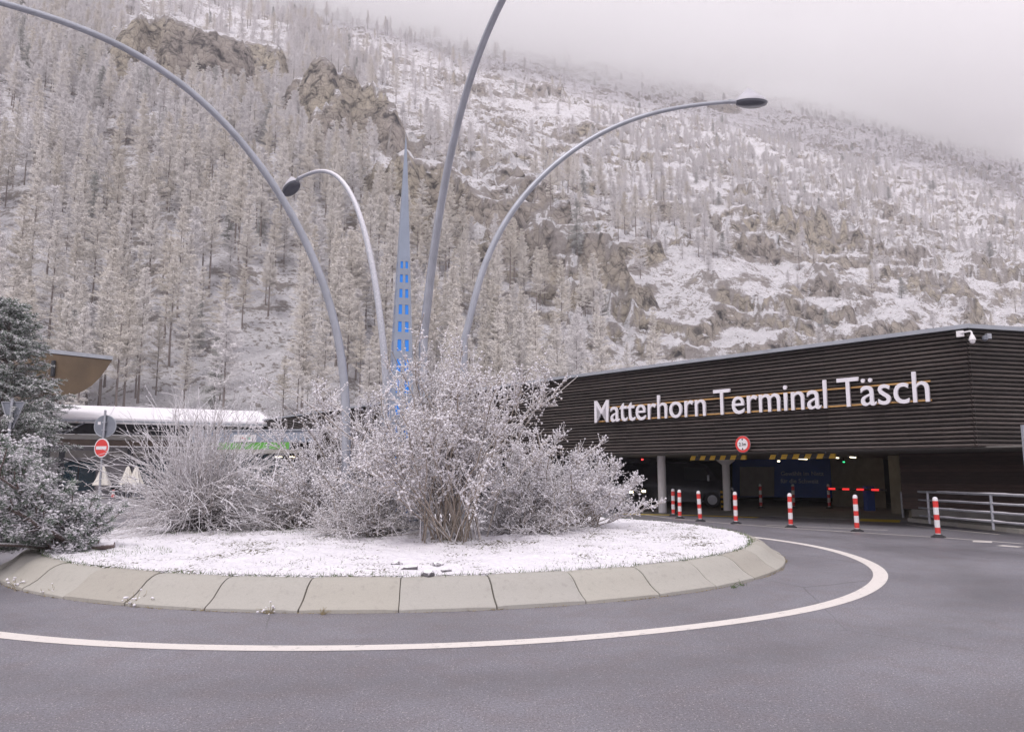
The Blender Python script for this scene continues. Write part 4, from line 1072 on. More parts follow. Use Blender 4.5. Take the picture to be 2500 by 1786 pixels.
# shop front with the green strip
S0, S1 = at(470, 1053, 50), at(800, 1053, 48.5); sd = (S1 - S0)[:2]; Ls = np.linalg.norm(sd); sd /= Ls
shop = thing('shop_front', 'low shop front with blue-grey fascia, white sign panel and green strip', 'shop', (S0[0], S0[1], 0), math.atan2(sd[1], sd[0]))
zt = S0[2]
MB().box((Ls / 2, 2.0, zt - 0.36), (Ls, 4.0, 0.72), 0).build('fascia', M['fascia'], shop)
MB().box((Ls / 2, 1.95, zt + 0.05), (Ls + 0.1, 4.1, 0.09)).build('coping', M['trim'], shop)
xp = Ls * (132 / 330)
sg = MB().box((xp, -0.04, zt - 0.46), (1.55, 0.06, 0.46)).build('sign_panel', M['white'], shop)
for i, (w_, m_) in enumerate(((0.10, 'red_sign'), (0.10, 'red_sign'), (0.11, 'red_sign'), (0.14, 'green_sign'), (0.16, 'green_sign'))):
    MB().lathe([(w_ * 0.55, 0), (w_ * 0.55, 0.012)], 14).build('sign_mark', M[m_], sg, (xp - 0.30 + i * 0.155, -0.071, zt - 0.46 + (0.02 if i % 2 else -0.02))).rotation_euler = (math.pi / 2, 0, 0)
gw = Ls / 330
for (x0, x1) in ((40, 128), (130, 188), (190, 240)):
    MB().box(((x0 + x1) / 2 * gw, 0.06, zt - 0.95), ((x1 - x0) * gw - 0.03, 0.1, 0.44)).build('green_pane', M['green'], shop)
for x in (40, 129, 189, 241): MB().box((x * gw, 0.04, zt - 0.93), (0.07, 0.14, 0.46)).build('mullion', M['fascia'], shop)
MB().box((Ls / 2, 0.3, zt - 1.31), (Ls, 0.6, 0.26)).build('soffit_beam', M['beam'], shop)
MB().box((Ls / 2, 3.6, (zt - 1.44) / 2), (Ls, 0.2, zt - 1.45)).build('glass_wall', M['teal'], shop)
for k in range(7): MB().box((0.15 + k * (Ls - 0.3) / 6, 3.45, (zt - 1.45) / 2), (0.12, 0.1, zt - 1.46)).build('frame_post', M['trim'], shop)
for x in (170, 208, 215): MB().box((x * gw, 2.6, zt - 1.62), (0.5, 0.12, 0.05)).build('ceiling_light', M['lit'], shop)

# brown shell canopy
cy0 = 45.0
poly = [at(x, y, cy0) for x, y in ((60, 858), (104, 861), (274, 879), (262, 897), (245, 920), (225, 940), (205, 953), (185, 962), (165, 966), (140, 966), (105, 955), (60, 930))]
K0 = np.array([poly[0][0] - 1.0, cy0, 0.0])
cnp = thing('timber_canopy', 'brown curved timber canopy with a grey fascia behind the spruce', 'canopy', tuple(K0))
MB().extrude([p - K0 for p in poly], (-6.0, 7.0, 0)).build('shell', M['brownshell'], cnp)
fa = [at(x, y, cy0 - 0.05) for x, y in ((55, 857), (104, 859.5), (276, 878), (275, 869), (104, 850), (55, 847))]
MB().extrude([p - K0 for p in fa], (-6.2, 7.3, 0)).build('fascia', M['trim'], cnp)
MB().tube([(1.0, 3.0, 0), (0.9, 3.0, 7.0)], 0.22, 14).build('support_post', M['dark'], cnp, smooth=True)
MB().tube([tuple(at(131, 880, cy0 - 0.1) - K0), tuple(at(128, 918, cy0 - 0.1) - K0)], 0.12, 8).build('downpipe', M['dark'], cnp)

# terrace: folded parasols, tables, chairs, warning cone
for px, lab in ((252, 'folded cream parasol just right of the no-entry sign post'), (313, 'folded cream parasol, left one of the close pair'), (334, 'folded cream parasol, right one of the close pair')):
    c = at(px, 1137, 46.0); t = thing('folded_parasol', lab, 'parasol', (c[0], c[1], 0), random.uniform(0, 3), 'folded parasols on the terrace')
    b = MB(); nseg = 16; prf = [(0.03, 0.0), (0.10, -0.12), (0.30, -0.75), (0.47, -1.12), (0.44, -1.16)]
    Vp = [(r * (1 + (0.13 if k % 2 else -0.07)) * math.cos(2 * math.pi * k / nseg), r * (1 + (0.13 if k % 2 else -0.07)) * math.sin(2 * math.pi * k / nseg), c[2] + z) for r, z in prf for k in range(nseg)]
    Fp = [(i * nseg + k, i * nseg + (k + 1) % nseg, (i + 1) * nseg + (k + 1) % nseg, (i + 1) * nseg + k) for i in range(len(prf) - 1) for k in range(nseg)]
    b.add(Vp, Fp).build('folded_cloth', M['cream'], t)
    MB().tube([(0, 0, 0.05), (0, 0, c[2] + 0.06)], 0.025, 8).build('pole', M['galv'], t)
    MB().lathe([(0.32, 0), (0.30, 0.06), (0.05, 0.08)], 18).build('base', M['concrete'], t)
def table(px, Y, lab):
    c = at(px, 1200, Y); t = thing('terrace_table', lab, 'table', (c[0], c[1], 0), 0.1, 'snowy terrace tables')
    MB().box((0, 0, 0.71), (1.1, 0.8, 0.04)).build('table_top', M['dark'], t); MB().box((0, 0, 0.75), (1.06, 0.76, 0.05)).build('snow_layer', M['snow'], t, None, True, 0.02)
    for sx in (-1, 1):
        for sy in (-1, 1): MB().tube([(sx * 0.46, sy * 0.32, 0), (sx * 0.46, sy * 0.32, 0.69)], 0.022, 6).build('leg', M['dark'], t)
def chair(px, Y, rz, lab):
    c = at(px, 1200, Y); t = thing('terrace_chair', lab, 'chair', (c[0], c[1], 0), rz, 'snowy terrace chairs')
    MB().box((0, 0, 0.44), (0.44, 0.44, 0.03)).build('seat', M['dark'], t); MB().box((0, 0, 0.475), (0.42, 0.42, 0.04)).build('snow_layer', M['snow'], t, None, True, 0.015)
    MB().box((0, 0.22, 0.72), (0.44, 0.03, 0.34)).build('backrest', M['dark'], t)
    for sx in (-1, 1):
        for sy in (-1, 1): MB().tube([(sx * 0.2, sy * 0.2, 0), (sx * 0.2, sy * 0.2, 0.43 if sy < 0 else 0.6)], 0.016, 6).build('leg', M['galv'], t)
table(296, 44.5, 'snow-covered terrace table left below the folded parasol pair'); table(330, 44.8, 'snow-covered terrace table right below the folded parasol pair')
chair(280, 44.2, 0.4, 'snowy terrace chair left of the tables'); chair(312, 43.6, 2.9, 'snowy terrace chair in front between the tables'); chair(346, 44.2, -0.5, 'snowy terrace chair right of the tables')
c = gnd(276, 1214); t = thing('traffic_cone', 'small red and white traffic cone on the road behind the pine', 'cone', tuple(c))
MB().box((0, 0, 0.015), (0.36, 0.36, 0.03)).build('foot', M['rubber'], t)
for r0, r1, z0, z1, m_ in ((0.14, 0.11, 0.03, 0.2, 'red'), (0.11, 0.08, 0.2, 0.36, 'white'), (0.08, 0.035, 0.36, 0.56, 'red')): MB().lathe([(r0, z0), (r1, z1 - .001)], 18).build('cone_band', M[m_], t, smooth=True)

# ------------------------------------------------------------------ road signs on the left
def post(t, x, y, h, r=0.034): return MB().tube([(x, y, 0), (x, y, h)], r, 12).build('post', M['galv'], t, smooth=True)
c = at(257, 1040, 24.0); zc = c[2]; rs = 26 / FPX * 24.3
t = thing('no_entry_sign', 'round no-entry sign below the grey back of a round sign on one post', 'sign', (c[0], c[1], 0))
post(t, 0, -0.06, at(257, 1001, 24)[2])
pl = MB().lathe([(rs, -0.012), (rs, 0.012)], 36).build('back_plate', M['signback'], t, (0, 0, zc), True); pl.rotation_euler = (math.pi / 2, 0, 0)
rm = MB(); rm.tube([(rs * math.cos(a), rs * math.sin(a), 0.0) for a in np.linspace(0, 2 * math.pi, 41)], 0.018, 8, False); rm = rm.build('rim', M['trim'], pl, None, True)
MB().box((-rs * 0.55, rs * 0.28, 0.016), (0.09, 0.09, 0.006)).build('sticker', M['white'], pl)
for dz in (0.12, -0.12): MB().box((0, -0.05, zc + dz), (0.12, 0.09, 0.035)).build('clamp', M['galv'], t)
ne = at(255, 1093, 24.0); r2 = 0.30
pt = bpy.data.objects.new('no_entry_face', None)
turn_ = R(-20)
fc = MB().lathe([(r2, -0.012), (r2, 0.010)], 40).build('white_plate', M['white'], t, (0.0, -0.11, ne[2]), True); fc.rotation_euler = (math.pi / 2, 0, turn_)
MB().lathe([(r2 * 0.88, 0.011), (r2 * 0.88, 0.016)], 40).build('red_disc', M['red'], fc, smooth=True)
MB().box((0, 0, 0.020), (r2 * 1.42, r2 * 0.34, 0.006)).build('white_bar', M['white'], fc)
bpy.data.objects.remove(pt)
c = at(31, 1000, 24.0)
t = thing('yield_sign', 'grey back of a triangular give-way sign above a half-hidden round one', 'sign', (c[0], c[1], 0))
post(t, 0, -0.06, at(31, 972, 24)[2], 0.042)
zt_, zb_ = at(31, 981, 24)[2], at(31, 1045, 24)[2]; hw_ = 28 / FPX * 24.3
tri = [(-hw_, 0, zt_), (hw_, 0, zt_), (0.05, 0, zb_), (-0.05, 0, zb_)]
MB().extrude(tri, (0, 0.02, 0)).build('triangle_plate', M['signback'], t, None, False, 0.004)
tq_ = [Vector(q) for q in tri]; MB().tube([tuple(q + Vector((0, -0.005, 0))) for q in tq_ + tq_[:1]], 0.022, 8, False).build('folded_edge', M['galv'], t)
pl = MB().lathe([(0.29, -0.012), (0.29, 0.012)], 32).build('round_plate', M['signback'], t, (0.06, -0.12, at(42, 1085, 24)[2]), True); pl.rotation_euler = (math.pi / 2, 0, R(-58))
MB().tube([(0.29 * math.cos(a), 0.29 * math.sin(a), 0.0) for a in np.linspace(0, 2 * math.pi, 33)], 0.018, 8, False).build('rim', M['trim'], pl)

# ------------------------------------------------------------------ spire
spx, spy = -2.36, 16.0
sp_o = thing('perforated_spire', 'tall slender grey metal spire with rows of bright blue slots', 'spire', (spx, spy, 0.3)); 
SH, SB = 8.60, 0.315                                       # height above the island, half width at the foot
def sp_w(z): return SB * (1 - z / SH) ** 0.9 + 0.012
rows = []
ztop = 5.78
zz = ztop
hrow = 0.17
while zz > 0.6:
    hrow = 0.155 + 0.018 * len(rows); rows.append((zz - hrow, zz)); zz -= hrow + 0.135 + 0.006 * len(rows)
shell = MB()
def face_quad(kf, u0, u1, z0, z1, depth=0.0):
    # face kf (0..3); u in -1..1 across the face
    pts = []
    for (u, z) in ((u0, z0), (u1, z0), (u1, z1), (u0, z1)):
        w = sp_w(z); x, y = u * w, -(w - depth)
        a = kf * math.pi / 2; pts.append((x * math.cos(a) - y * math.sin(a), x * math.sin(a) + y * math.cos(a), z))
    return pts
cuts = sorted(set([0.0, SH] + [q for r_ in rows for q in r_] + [6.2, 6.8, 7.4, 8.0]))
for kf in range(4):
    for z0, z1 in zip(cuts[:-1], cuts[1:]):
        slot = any(abs(z0 - r_[0]) < 1e-6 and abs(z1 - r_[1]) < 1e-6 for r_ in rows)
        if not slot: shell.add(face_quad(kf, -1, 1, z0, z1), [(0, 1, 2, 3)])
        else:
            for u0, u1 in ((-1, -0.62), (-0.20, 0.20), (0.62, 1)): shell.add(face_quad(kf, u0, u1, z0, z1), [(0, 1, 2, 3)])
            dpt = 0.012
            for u0, u1 in ((-0.62, -0.20), (0.20, 0.62)):
                o_ = face_quad(kf, u0, u1, z0, z1); i_ = face_quad(kf, u0, u1, z0, z1, dpt)
                shell.add(o_ + i_, [(0, 1, 5, 4), (1, 2, 6, 5), (2, 3, 7, 6), (3, 0, 4, 7)])
w = sp_w(SH); shell.add([(-w, -w, SH), (w, -w, SH), (w, w, SH), (-w, w, SH)], [(0, 1, 2, 3)])
shell.build('shell', M['spire'], sp_o)
core = MB()
for z0, z1 in zip(cuts[:-1], cuts[1:]):
    if z1 <= 6.3:
        for kf in range(4): core.add(face_quad(kf, -0.98, 0.98, z0, z1, 0.011), [(0, 1, 2, 3)])
core.build('blue_core', M['blue'], sp_o)
MB().tube([(0, 0, SH), (0, 0, SH + 0.16)], 0.008, 6).build('tip_rod', M['galv'], sp_o)
sp_o.rotation_euler = (0, 0, R(17))

# ------------------------------------------------------------------ four curved lamp poles
K = 1.0999
def curve3(pts, Y, az):
    """the pole stands in a vertical plane of azimuth az through its foot"""
    b0 = at(pts[0][0] * K, pts[0][1] * K, Y); a = R(az); n = np.array([-math.sin(a), math.cos(a), 0.0]); out = []
    for x, y in pts:
        d = ray(x * K, y * K); t_ = (n @ (b0 - np.array([0, 0, HC]))) / (n @ d); out.append(np.array([0, 0, HC]) + d * t_)
    return out
def smooth_path(pts, n=56):
    P_ = np.array(pts); d = np.r_[0, np.cumsum(np.linalg.norm(np.diff(P_, axis=0), axis=1))]; d /= d[-1]
    deg = 6 if len(pts) > 8 else 4
    tt = np.linspace(0, 1, n); return np.stack([np.polyval(np.polyfit(d, P_[:, k], deg), tt) for k in range(3)], 1)
def lamp(pts, Y, az, r0, r1, label, tail, dip=0.06):
    c3 = curve3(pts, Y, az); base = c3[0].copy()
    path = smooth_path(c3)
    low = [np.array([path[0][0], path[0][1], 0.3]) + (path[0] - path[1]) * [0.3, 0.3, 0]]
    path = [np.array([path[0][0], path[0][1], 0.30])] + ([np.array([path[0][0], path[0][1], z]) for z in np.arange(0.8, path[0][2] - 0.3, 0.6)]) + list(path)
    a = R(az); hd = np.array([math.cos(a), math.sin(a), 0])
    for (r_, z_) in tail:                                   # the part of the arm outside the picture
        path.append(path[-1] + hd * r_ + np.array([0, 0, z_]))
    B0 = path[0]; n = len(path)
    t = thing('lamp_post', label, 'street lamp', tuple(B0), 0, 'curved lamp posts on the roundabout')
    MB().tube([p - B0 for p in path], [r0 + (r1 - r0) * (i / (n - 1)) ** 1.2 for i in range(n)], 18).build('pole', M['pole_snow'] if 'whitened' in label else M['pole'], t, smooth=True)
    MB().lathe([(0.2, 0), (0.2, 0.025), (0.12, 0.03)], 20).build('foot_plate', M['galv'], t)
    e = path[-1] - B0; dr = path[-1] - path[-2]; el_ = math.atan2(dr[2], np.hypot(dr[0], dr[1]))
    hd_o = MB().tube([(-0.05, 0, 0), (0.14, 0, 0)], [0.055, 0.05], 14).build('neck', M['galv'], t, tuple(e), True)
    hd_o.rotation_euler = (0, -el_ * 0.5 + dip, a)
    # almond head: cone-like hood over a flat lens
    def almond(zf, k=1.0, n=28):
        return [(0.10 + 0.46 * k * (1 - math.cos(q)) , 0.235 * k * math.sin(q) * (1.0 if True else 1), zf) for q in np.linspace(0, 2 * math.pi, n, endpoint=False)]
    rings = [(0.0, 1.0), (0.05, 0.95), (0.12, 0.75), (0.20, 0.52), (0.28, 0.30), (0.34, 0.10)]
    hv, hf = [], []; nn = 28
    for (z_, k_) in rings:
        for q in np.linspace(0, 2 * math.pi, nn, endpoint=False):
            hv.append((0.50 - 0.06 * (1 - k_) - 0.40 * k_ * math.cos(q), 0.22 * k_ * math.sin(q), z_))
    for i in range(len(rings) - 1): hf += [(i * nn + k, i * nn + (k + 1) % nn, (i + 1) * nn + (k + 1) % nn, (i + 1) * nn + k) for k in range(nn)]
    hf.append(tuple((len(rings) - 1) * nn + k for k in range(nn)))
    hood = MB().add(hv, hf).build('lamp_hood', M['lamp_top'], t, tuple(e), True); hood.rotation_euler = hd_o.rotation_euler
    lv, lf = [], []; rings = [(-0.002, 0.985), (-0.05, 0.93), (-0.085, 0.72), (-0.10, 0.4), (-0.105, 0.05)]
    for (z_, k_) in rings:
        for q in np.linspace(0, 2 * math.pi, nn, endpoint=False): lv.append((0.50 - 0.40 * k_ * math.cos(q), 0.22 * k_ * math.sin(q), z_))
    for i in range(len(rings) - 1): lf += [(i * nn + k, (i + 1) * nn + k, (i + 1) * nn + (k + 1) % nn, i * nn + (k + 1) % nn) for k in range(nn)]
    lf.append(tuple((len(rings) - 1) * nn + k for k in range(nn)))
    MB().add(lv, lf).build('lens', M['lamp_under'], hood, None, True)
    return t
lamp([(768, 1070), (769, 960), (765, 860), (750, 760), (722, 640), (690, 560), (640, 460), (590, 390), (520, 300), (440, 215), (360, 155), (250, 95), (120, 42), (0, 5)], 15.5, 212, 0.092, 0.052,
     'curved lamp post whose long arm sweeps out of the picture to the upper left', [(0.4, 0.03), (0.4, 0.0), (0.3, -0.02)])
lamp([(857, 850), (850, 760), (838, 660), (820, 560), (795, 470), (770, 415), (745, 390), (715, 380), (680, 388), (663, 396)], 17.0, 131, 0.085, 0.045,
     'curved snow-whitened lamp post with its head hanging left of the spire', [], 0.35)
lamp([(940, 760), (945, 700), (960, 580), (985, 430), (1010, 290), (1040, 190), (1080, 80), (1115, 0)], 16.0, -64, 0.098, 0.058,
     'curved lamp post right of the spire leaving the picture at the top', [(0.5, 0.3), (0.6, 0.22), (0.7, 0.12), (0.7, 0.02)])
lamp([(1030, 755), (1045, 700), (1065, 620), (1100, 530), (1150, 455), (1220, 375), (1300, 315), (1400, 268), (1500, 240), (1622, 226)], 17.0, 2, 0.085, 0.045,
     'curved lamp post arching right with its whole head in view', [])

# ------------------------------------------------------------------ shrubs on the island
def local(V, base): return V - np.asarray(base)[None]
def stuff_part(name, V, Fl, mat, parent, base, smooth=False):
    o = link(name, mesh_np(name, local(V, base), Fl, smooth), mat, parent); o['kind'] = 'stuff'; return o
def random_dirs(n, rg, elev_lo, elev_hi, az_lo=0, az_hi=2 * np.pi):
    el, az = rg.uniform(elev_lo, elev_hi, n), rg.uniform(az_lo, az_hi, n)
    return np.stack([np.cos(az) * np.cos(el), np.sin(az) * np.cos(el), np.sin(el)], 1)
def pyramid_radii(n, S, r0, r1, rg): return np.linspace(1, 0, S)[None] * (r0 - r1) * rg.uniform(0.7, 1.3, (n, 1)) + r1

def tall_shrub(seed, x, y, label, n_stem, height, spread, clumps, leaf, r0=0.03, elev=(0.75, 1.5), foot=0.22, lean=(0, 0)):
    """many stems fanning from one foot, forking twice, with buds and snow clots on the twigs"""
    rg = np.random.default_rng(seed); base = np.array([x, y, float(island_z(np.array(x), np.array(y))) - 0.03])
    t = thing('deciduous_shrub', label, 'shrub', tuple(base))
    b0 = base + np.stack([rg.normal(0, foot, n_stem), rg.normal(0, foot, n_stem), np.zeros(n_stem)], 1)
    d = random_dirs(n_stem, rg, *elev); d[:, 0] += lean[0]; d[:, 1] += lean[1]; d = unit(d)
    L = height * rg.uniform(0.62, 1.05, n_stem) / np.clip(0.45 + 0.55 * d[:, 2], 0.4, 1)
    L = np.minimum(np.minimum(L, np.where(d[:, 2] < 0.75, spread * 1.25, 99)), height * 1.02)
    st = shoots(b0, d, L, 9, rg, np.stack([d[:, 0] * 0.12, d[:, 1] * 0.12, -0.10 * (1 - d[:, 2])], 1), 0.10)
    p, tg, s, pi = along(st, 7, 0.30, 0.98, rg)
    d2 = unit(tg * 0.75 + rg.normal(size=p.shape) * 0.42 + np.array([0, 0, 0.22]))
    L2 = rg.uniform(0.30, 0.62, len(p)) * height * 0.42 * (1.15 - 0.6 * s)
    b2 = shoots(p, d2, L2, 6, rg, (0, 0, 0.06), 0.13)
    p3, tg3, s3, _ = along(b2, 8, 0.12, 1.0, rg)
    d3 = unit(tg3 * 0.6 + rg.normal(size=p3.shape) * 0.5 + np.array([0, 0, 0.12]))
    L3 = rg.uniform(0.14, 0.42, len(p3)) * height / 3.6
    b3 = shoots(p3, d3, L3, 4, rg, (0, 0, 0.05), 0.15)
    V, Fq = tubes(st, pyramid_radii(n_stem, 9, r0, 0.007, rg), 5); stuff_part('stems', V, [Fq], M['bark'], t, base, True)
    V, Fl = join([tubes(b2, pyramid_radii(len(b2), 6, 0.010, 0.004, rg), 3), tubes(b3, pyramid_radii(len(b3), 4, 0.0065, 0.004, rg), 3)])
    stuff_part('twigs', V, Fl, M['twig'], t, base)
    tips = np.concatenate([b3.reshape(-1, 3), b2[:, 1:].reshape(-1, 3)])
    q = tips[rg.integers(0, len(tips), leaf)] + rg.normal(0, 0.006, (leaf, 3))
    V, Ft = blobs(q, rg.uniform(0.007, 0.016, leaf), rg, 'oct', 0.8, 0.3); stuff_part('buds', V, [Ft], M['leaf'], t, base)
    ends = np.concatenate([b3[:, 1:].reshape(-1, 3), b2[:, 2:].reshape(-1, 3), st[:, 3:].reshape(-1, 3)])
    q = ends[rg.integers(0, len(ends), clumps)] + rg.normal(0, 0.004, (clumps, 3)) + np.array([0, 0, 0.006])
    V, Ft = blobs(q, rg.uniform(0.008, 0.021, clumps) * rg.choice([0.8, 1, 1.35], clumps), rg, 'oct', 0.8, 0.3); stuff_part('snow_clots', V, [Ft], M['snow'], t, base, True)
    return t

def fine_bush(seed, x, y, label, rx, rz, n, clumps, dark=0.0):
    """low dense dome of fine snowy twigs"""
    rg = np.random.default_rng(seed); base = np.array([x, y, float(island_z(np.array(x), np.array(y))) - 0.03])
    t = thing('low_shrub', label, 'shrub', tuple(base))
    b0 = base + np.stack([rg.normal(0, rx * 0.22, n), rg.normal(0, rx * 0.22, n), rg.uniform(0, 0.05, n)], 1)
    d = random_dirs(n, rg, 0.12, 1.5)
    reach = 1 / np.sqrt((np.hypot(d[:, 0], d[:, 1]) / rx) ** 2 + (d[:, 2] / rz) ** 2) * rg.uniform(0.6, 1.08, n)
    st = shoots(b0, d, reach, 7, rg, (0, 0, -0.12), 0.16)
    p, tg, s, _ = along(st, 9, 0.25, 1.0, rg)
    d2 = unit(tg * 0.6 + rg.normal(size=p.shape) * 0.55 + np.array([0, 0, 0.05]))
    b2 = shoots(p, d2, rg.uniform(0.10, 0.34, len(p)), 4, rg, (0, 0, -0.05), 0.2)
    V, Fq = tubes(st, pyramid_radii(n, 7, 0.011, 0.004, rg), 3); stuff_part('stems', V, [Fq], M['bark'], t, base)
    V, Fq = tubes(b2, pyramid_radii(len(b2), 4, 0.0065, 0.0035, rg), 3); stuff_part('twigs', V, [Fq], M['twig'], t, base)
    ends = np.concatenate([b2.reshape(-1, 3), st[:, 2:].reshape(-1, 3)])
    q = ends[rg.integers(0, len(ends), clumps)] + rg.normal(0, 0.003, (clumps, 3)) + np.array([0, 0, 0.004])
    V, Ft = blobs(q, rg.uniform(0.007, 0.017, clumps), rg, 'oct', 0.75, 0.4); stuff_part('snow_clots', V, [Ft], M['snow'], t, base, True)
    return t

def whip_bush(seed, x, y, label, n, reach):
    """long arching whips from one dark centre"""
    rg = np.random.default_rng(seed); base = np.array([x, y, float(island_z(np.array(x), np.array(y))) - 0.03])
    t = thing('willow_shrub', label, 'shrub', tuple(base))
    b0 = base + np.stack([rg.normal(0, 0.22, n), rg.normal(0, 0.22, n), rg.uniform(0, 0.35, n)], 1)
    az_ = rg.uniform(0, 2 * np.pi, n); el_ = 0.15 + 1.3 * rg.random(n) ** 0.85; d = np.stack([np.cos(az_) * np.cos(el_), np.sin(az_) * np.cos(el_), np.sin(el_)], 1)
    L = reach * rg.uniform(0.5, 1.0, n) * (0.95 + 0.12 * d[:, 2])
    st = shoots(b0, d, L, 10, rg, np.stack([0 * d[:, 0], 0 * d[:, 0], -0.42 * (1 - d[:, 2] ** 3)], 1), 0.10)
    st[..., 2] = np.maximum(st[..., 2], base[2] + 0.03)
    p, tg, s, _ = along(st, 8, 0.15, 0.95, rg)
    b2 = shoots(p, unit(tg * 0.9 + rg.normal(size=p.shape) * 0.36), rg.uniform(0.15, 0.6, len(p)), 5, rg, (0, 0, -0.05), 0.1)
    V, Fq = tubes(st, pyramid_radii(n, 10, 0.009, 0.004, rg), 4); stuff_part('whips', V, [Fq], M['willow'], t, base, True)
    V, Fq = tubes(b2, pyramid_radii(len(b2), 5, 0.0065, 0.0036, rg), 3); stuff_part('twigs', V, [Fq], M['twig'], t, base)
    # dark tangled centre
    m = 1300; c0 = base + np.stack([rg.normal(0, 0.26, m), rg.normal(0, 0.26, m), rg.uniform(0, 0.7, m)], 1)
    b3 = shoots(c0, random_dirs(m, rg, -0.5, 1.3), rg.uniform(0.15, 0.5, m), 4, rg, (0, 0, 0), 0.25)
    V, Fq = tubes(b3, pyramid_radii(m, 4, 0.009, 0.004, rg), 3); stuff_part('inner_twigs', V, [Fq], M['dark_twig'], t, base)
    k = 5000; ends = np.concatenate([st[:, 3:].reshape(-1, 3), b2.reshape(-1, 3)])
    q = ends[rg.integers(0, len(ends), k)] + np.array([0, 0, 0.008])
    V, Ft = blobs(q, rg.uniform(0.008, 0.020, k), rg, 'oct', 0.7, 0.4); stuff_part('snow_clots', V, [Ft], M['snow'], t, base, True)
    return t
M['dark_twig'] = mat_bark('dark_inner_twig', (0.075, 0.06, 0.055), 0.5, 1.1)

tall_shrub(31, -1.02, 13.6, 'tall broad shrub with many fanning stems in front of the lamp posts', 84, 3.3, 1.85, 42000, 36000, 0.015, (0.70, 1.5), 0.27, (-0.12, 0))
tall_shrub(32, -3.35, 16.7, 'rounded snowy shrub around the foot of the left lamp post', 64, 3.35, 2.0, 30000, 9000, 0.018, (0.45, 1.45), 0.4)
tall_shrub(33, 0.55, 16.1, 'snowy shrub behind the right side of the tall fanning shrub', 44, 2.0, 1.3, 17000, 5000, 0.018, (0.5, 1.4), 0.3)
whip_bush(34, -6.55, 16.2, 'wild shrub of long arching whips with a dark tangled heart', 460, 2.85)
fine_bush(35, -4.75, 16.6, 'low fine-twigged snowy bush right of the arching whip shrub', 1.25, 1.35, 330, 14000)
fine_bush(36, -2.7, 14.6, 'low fine-twigged snowy bush left of the tall shrub foot', 1.1, 1.0, 320, 13000)
fine_bush(37, 0.25, 15.3, 'low fine-twigged snowy bush right of the tall shrub foot', 1.15, 1.2, 300, 13000)
tall_shrub(38, 1.5, 17.1, 'dense rounded snowy shrub at the right, before the white column', 44, 1.85, 1.35, 16000, 4000, 0.016, (0.35, 1.4), 0.24)

# ------------------------------------------------------------------ sprawling mountain pine, left
def pine(seed, base, label):
    rg = np.random.default_rng(seed); base = np.array(base)
    t = thing('mountain_pine', label, 'pine', tuple(base))
    n = 26
    az = R(180) + np.concatenate([rg.uniform(-0.55, 1.3, n - 4), rg.uniform(2.6, 3.6, 4)]); el = np.concatenate([rg.uniform(0.02, 0.80, n - 4), rg.uniform(0.2, 0.6, 4)])
    L = np.concatenate([rg.uniform(1.4, 3.0, n - 4), rg.uniform(0.35, 0.6, 4)]) * (1.0 - 0.22 * el)
    d = np.stack([np.cos(az) * np.cos(el), np.sin(az) * np.cos(el), np.sin(el)], 1)
    b0 = base + np.stack([rg.normal(0, 0.18, n), rg.normal(0, 0.18, n), np.full(n, 0.05)], 1)
    limbs = shoots(b0, d, L, 10, rg, np.stack([0 * el, 0 * el, 0.22 - 0.42 * el * 0.6], 1), 0.16)
    limbs[..., 2] = np.maximum(limbs[..., 2], base[2] - 0.06 + 0.1 * rg.random((n, 1)))
    for i in range(n):
        o = link('limb', mesh_np('limb', local(tubes(limbs[i:i + 1], np.linspace(0.042, 0.014, 10)[None] * rg.uniform(0.7, 1.15), 7)[0], base), [tubes(limbs[i:i + 1], np.ones((1, 10)), 7)[1]], True), M['pinebark'], t)
    p, tg, s, _ = along(limbs, 15, 0.22, 1.0, rg)
    d2 = unit(tg * 0.7 + rg.normal(size=p.shape) * 0.5 + np.array([0, 0, 0.15]))
    b2 = shoots(p, d2, rg.uniform(0.25, 0.6, len(p)), 5, rg, (0, 0, 0.2), 0.12)
    b2[..., 2] = np.maximum(b2[..., 2], base[2] - 0.02)
    V, Fq = tubes(b2, pyramid_radii(len(b2), 5, 0.013, 0.008, rg), 4); stuff_part('branchlets', V, [Fq], M['pinebark'], t, base, True)
    q, tq2, s2, _ = along(b2, 4, 0.35, 1.0, rg)
    q = np.concatenate([q, b2[:, -1]]); tq2 = np.concatenate([tq2, unit(b2[:, -1] - b2[:, -2])])
    m = 44; N = len(q)
    pos = np.repeat(q, m, 0) + rg.normal(0, 0.014, (N * m, 3)); ax = np.repeat(tq2, m, 0)
    dn = unit(ax * rg.uniform(0.1, 1.0, (N * m, 1)) + rg.normal(size=(N * m, 3)) * 0.75 + np.array([0, 0, 0.1]))
    V, Ft = slivers(pos, dn, rg.uniform(0.06, 0.12, N * m), rg.uniform(0.008, 0.014, N * m), rg); stuff_part('needles', V, [Ft], M['needle'], t, base)
    keep_ = rg.random(N) < 0.8; qs = q[keep_]
    qq = np.repeat(qs, 18, 0) + rg.normal(0, 0.045, (len(qs) * 18, 3)) + np.array([0, 0, 0.05])
    V, Ft = blobs(qq, rg.uniform(0.010, 0.030, len(qq)), rg, 'oct', 0.55, 0.45); stuff_part('snow_pads', V, [Ft], M['snow'], t, base, True)
    k = 60000; pn = rg.integers(0, len(pos), k); V, Ft = slivers(pos[pn] + [0, 0, 0.012], dn[pn], rg.uniform(0.05, 0.11, k), rg.uniform(0.010, 0.018, k), rg); stuff_part('frosted_needles', V, [Ft], M['snow'], t, base)
    return t
pine(41, (-7.15, 12.6, 0.33), 'sprawling snow-laden mountain pine overhanging the kerb at the left')
lg = thing('cut_log', 'short weathered log lying under the right side of the pine', 'log', (-6.6, 12.5, 0.345))
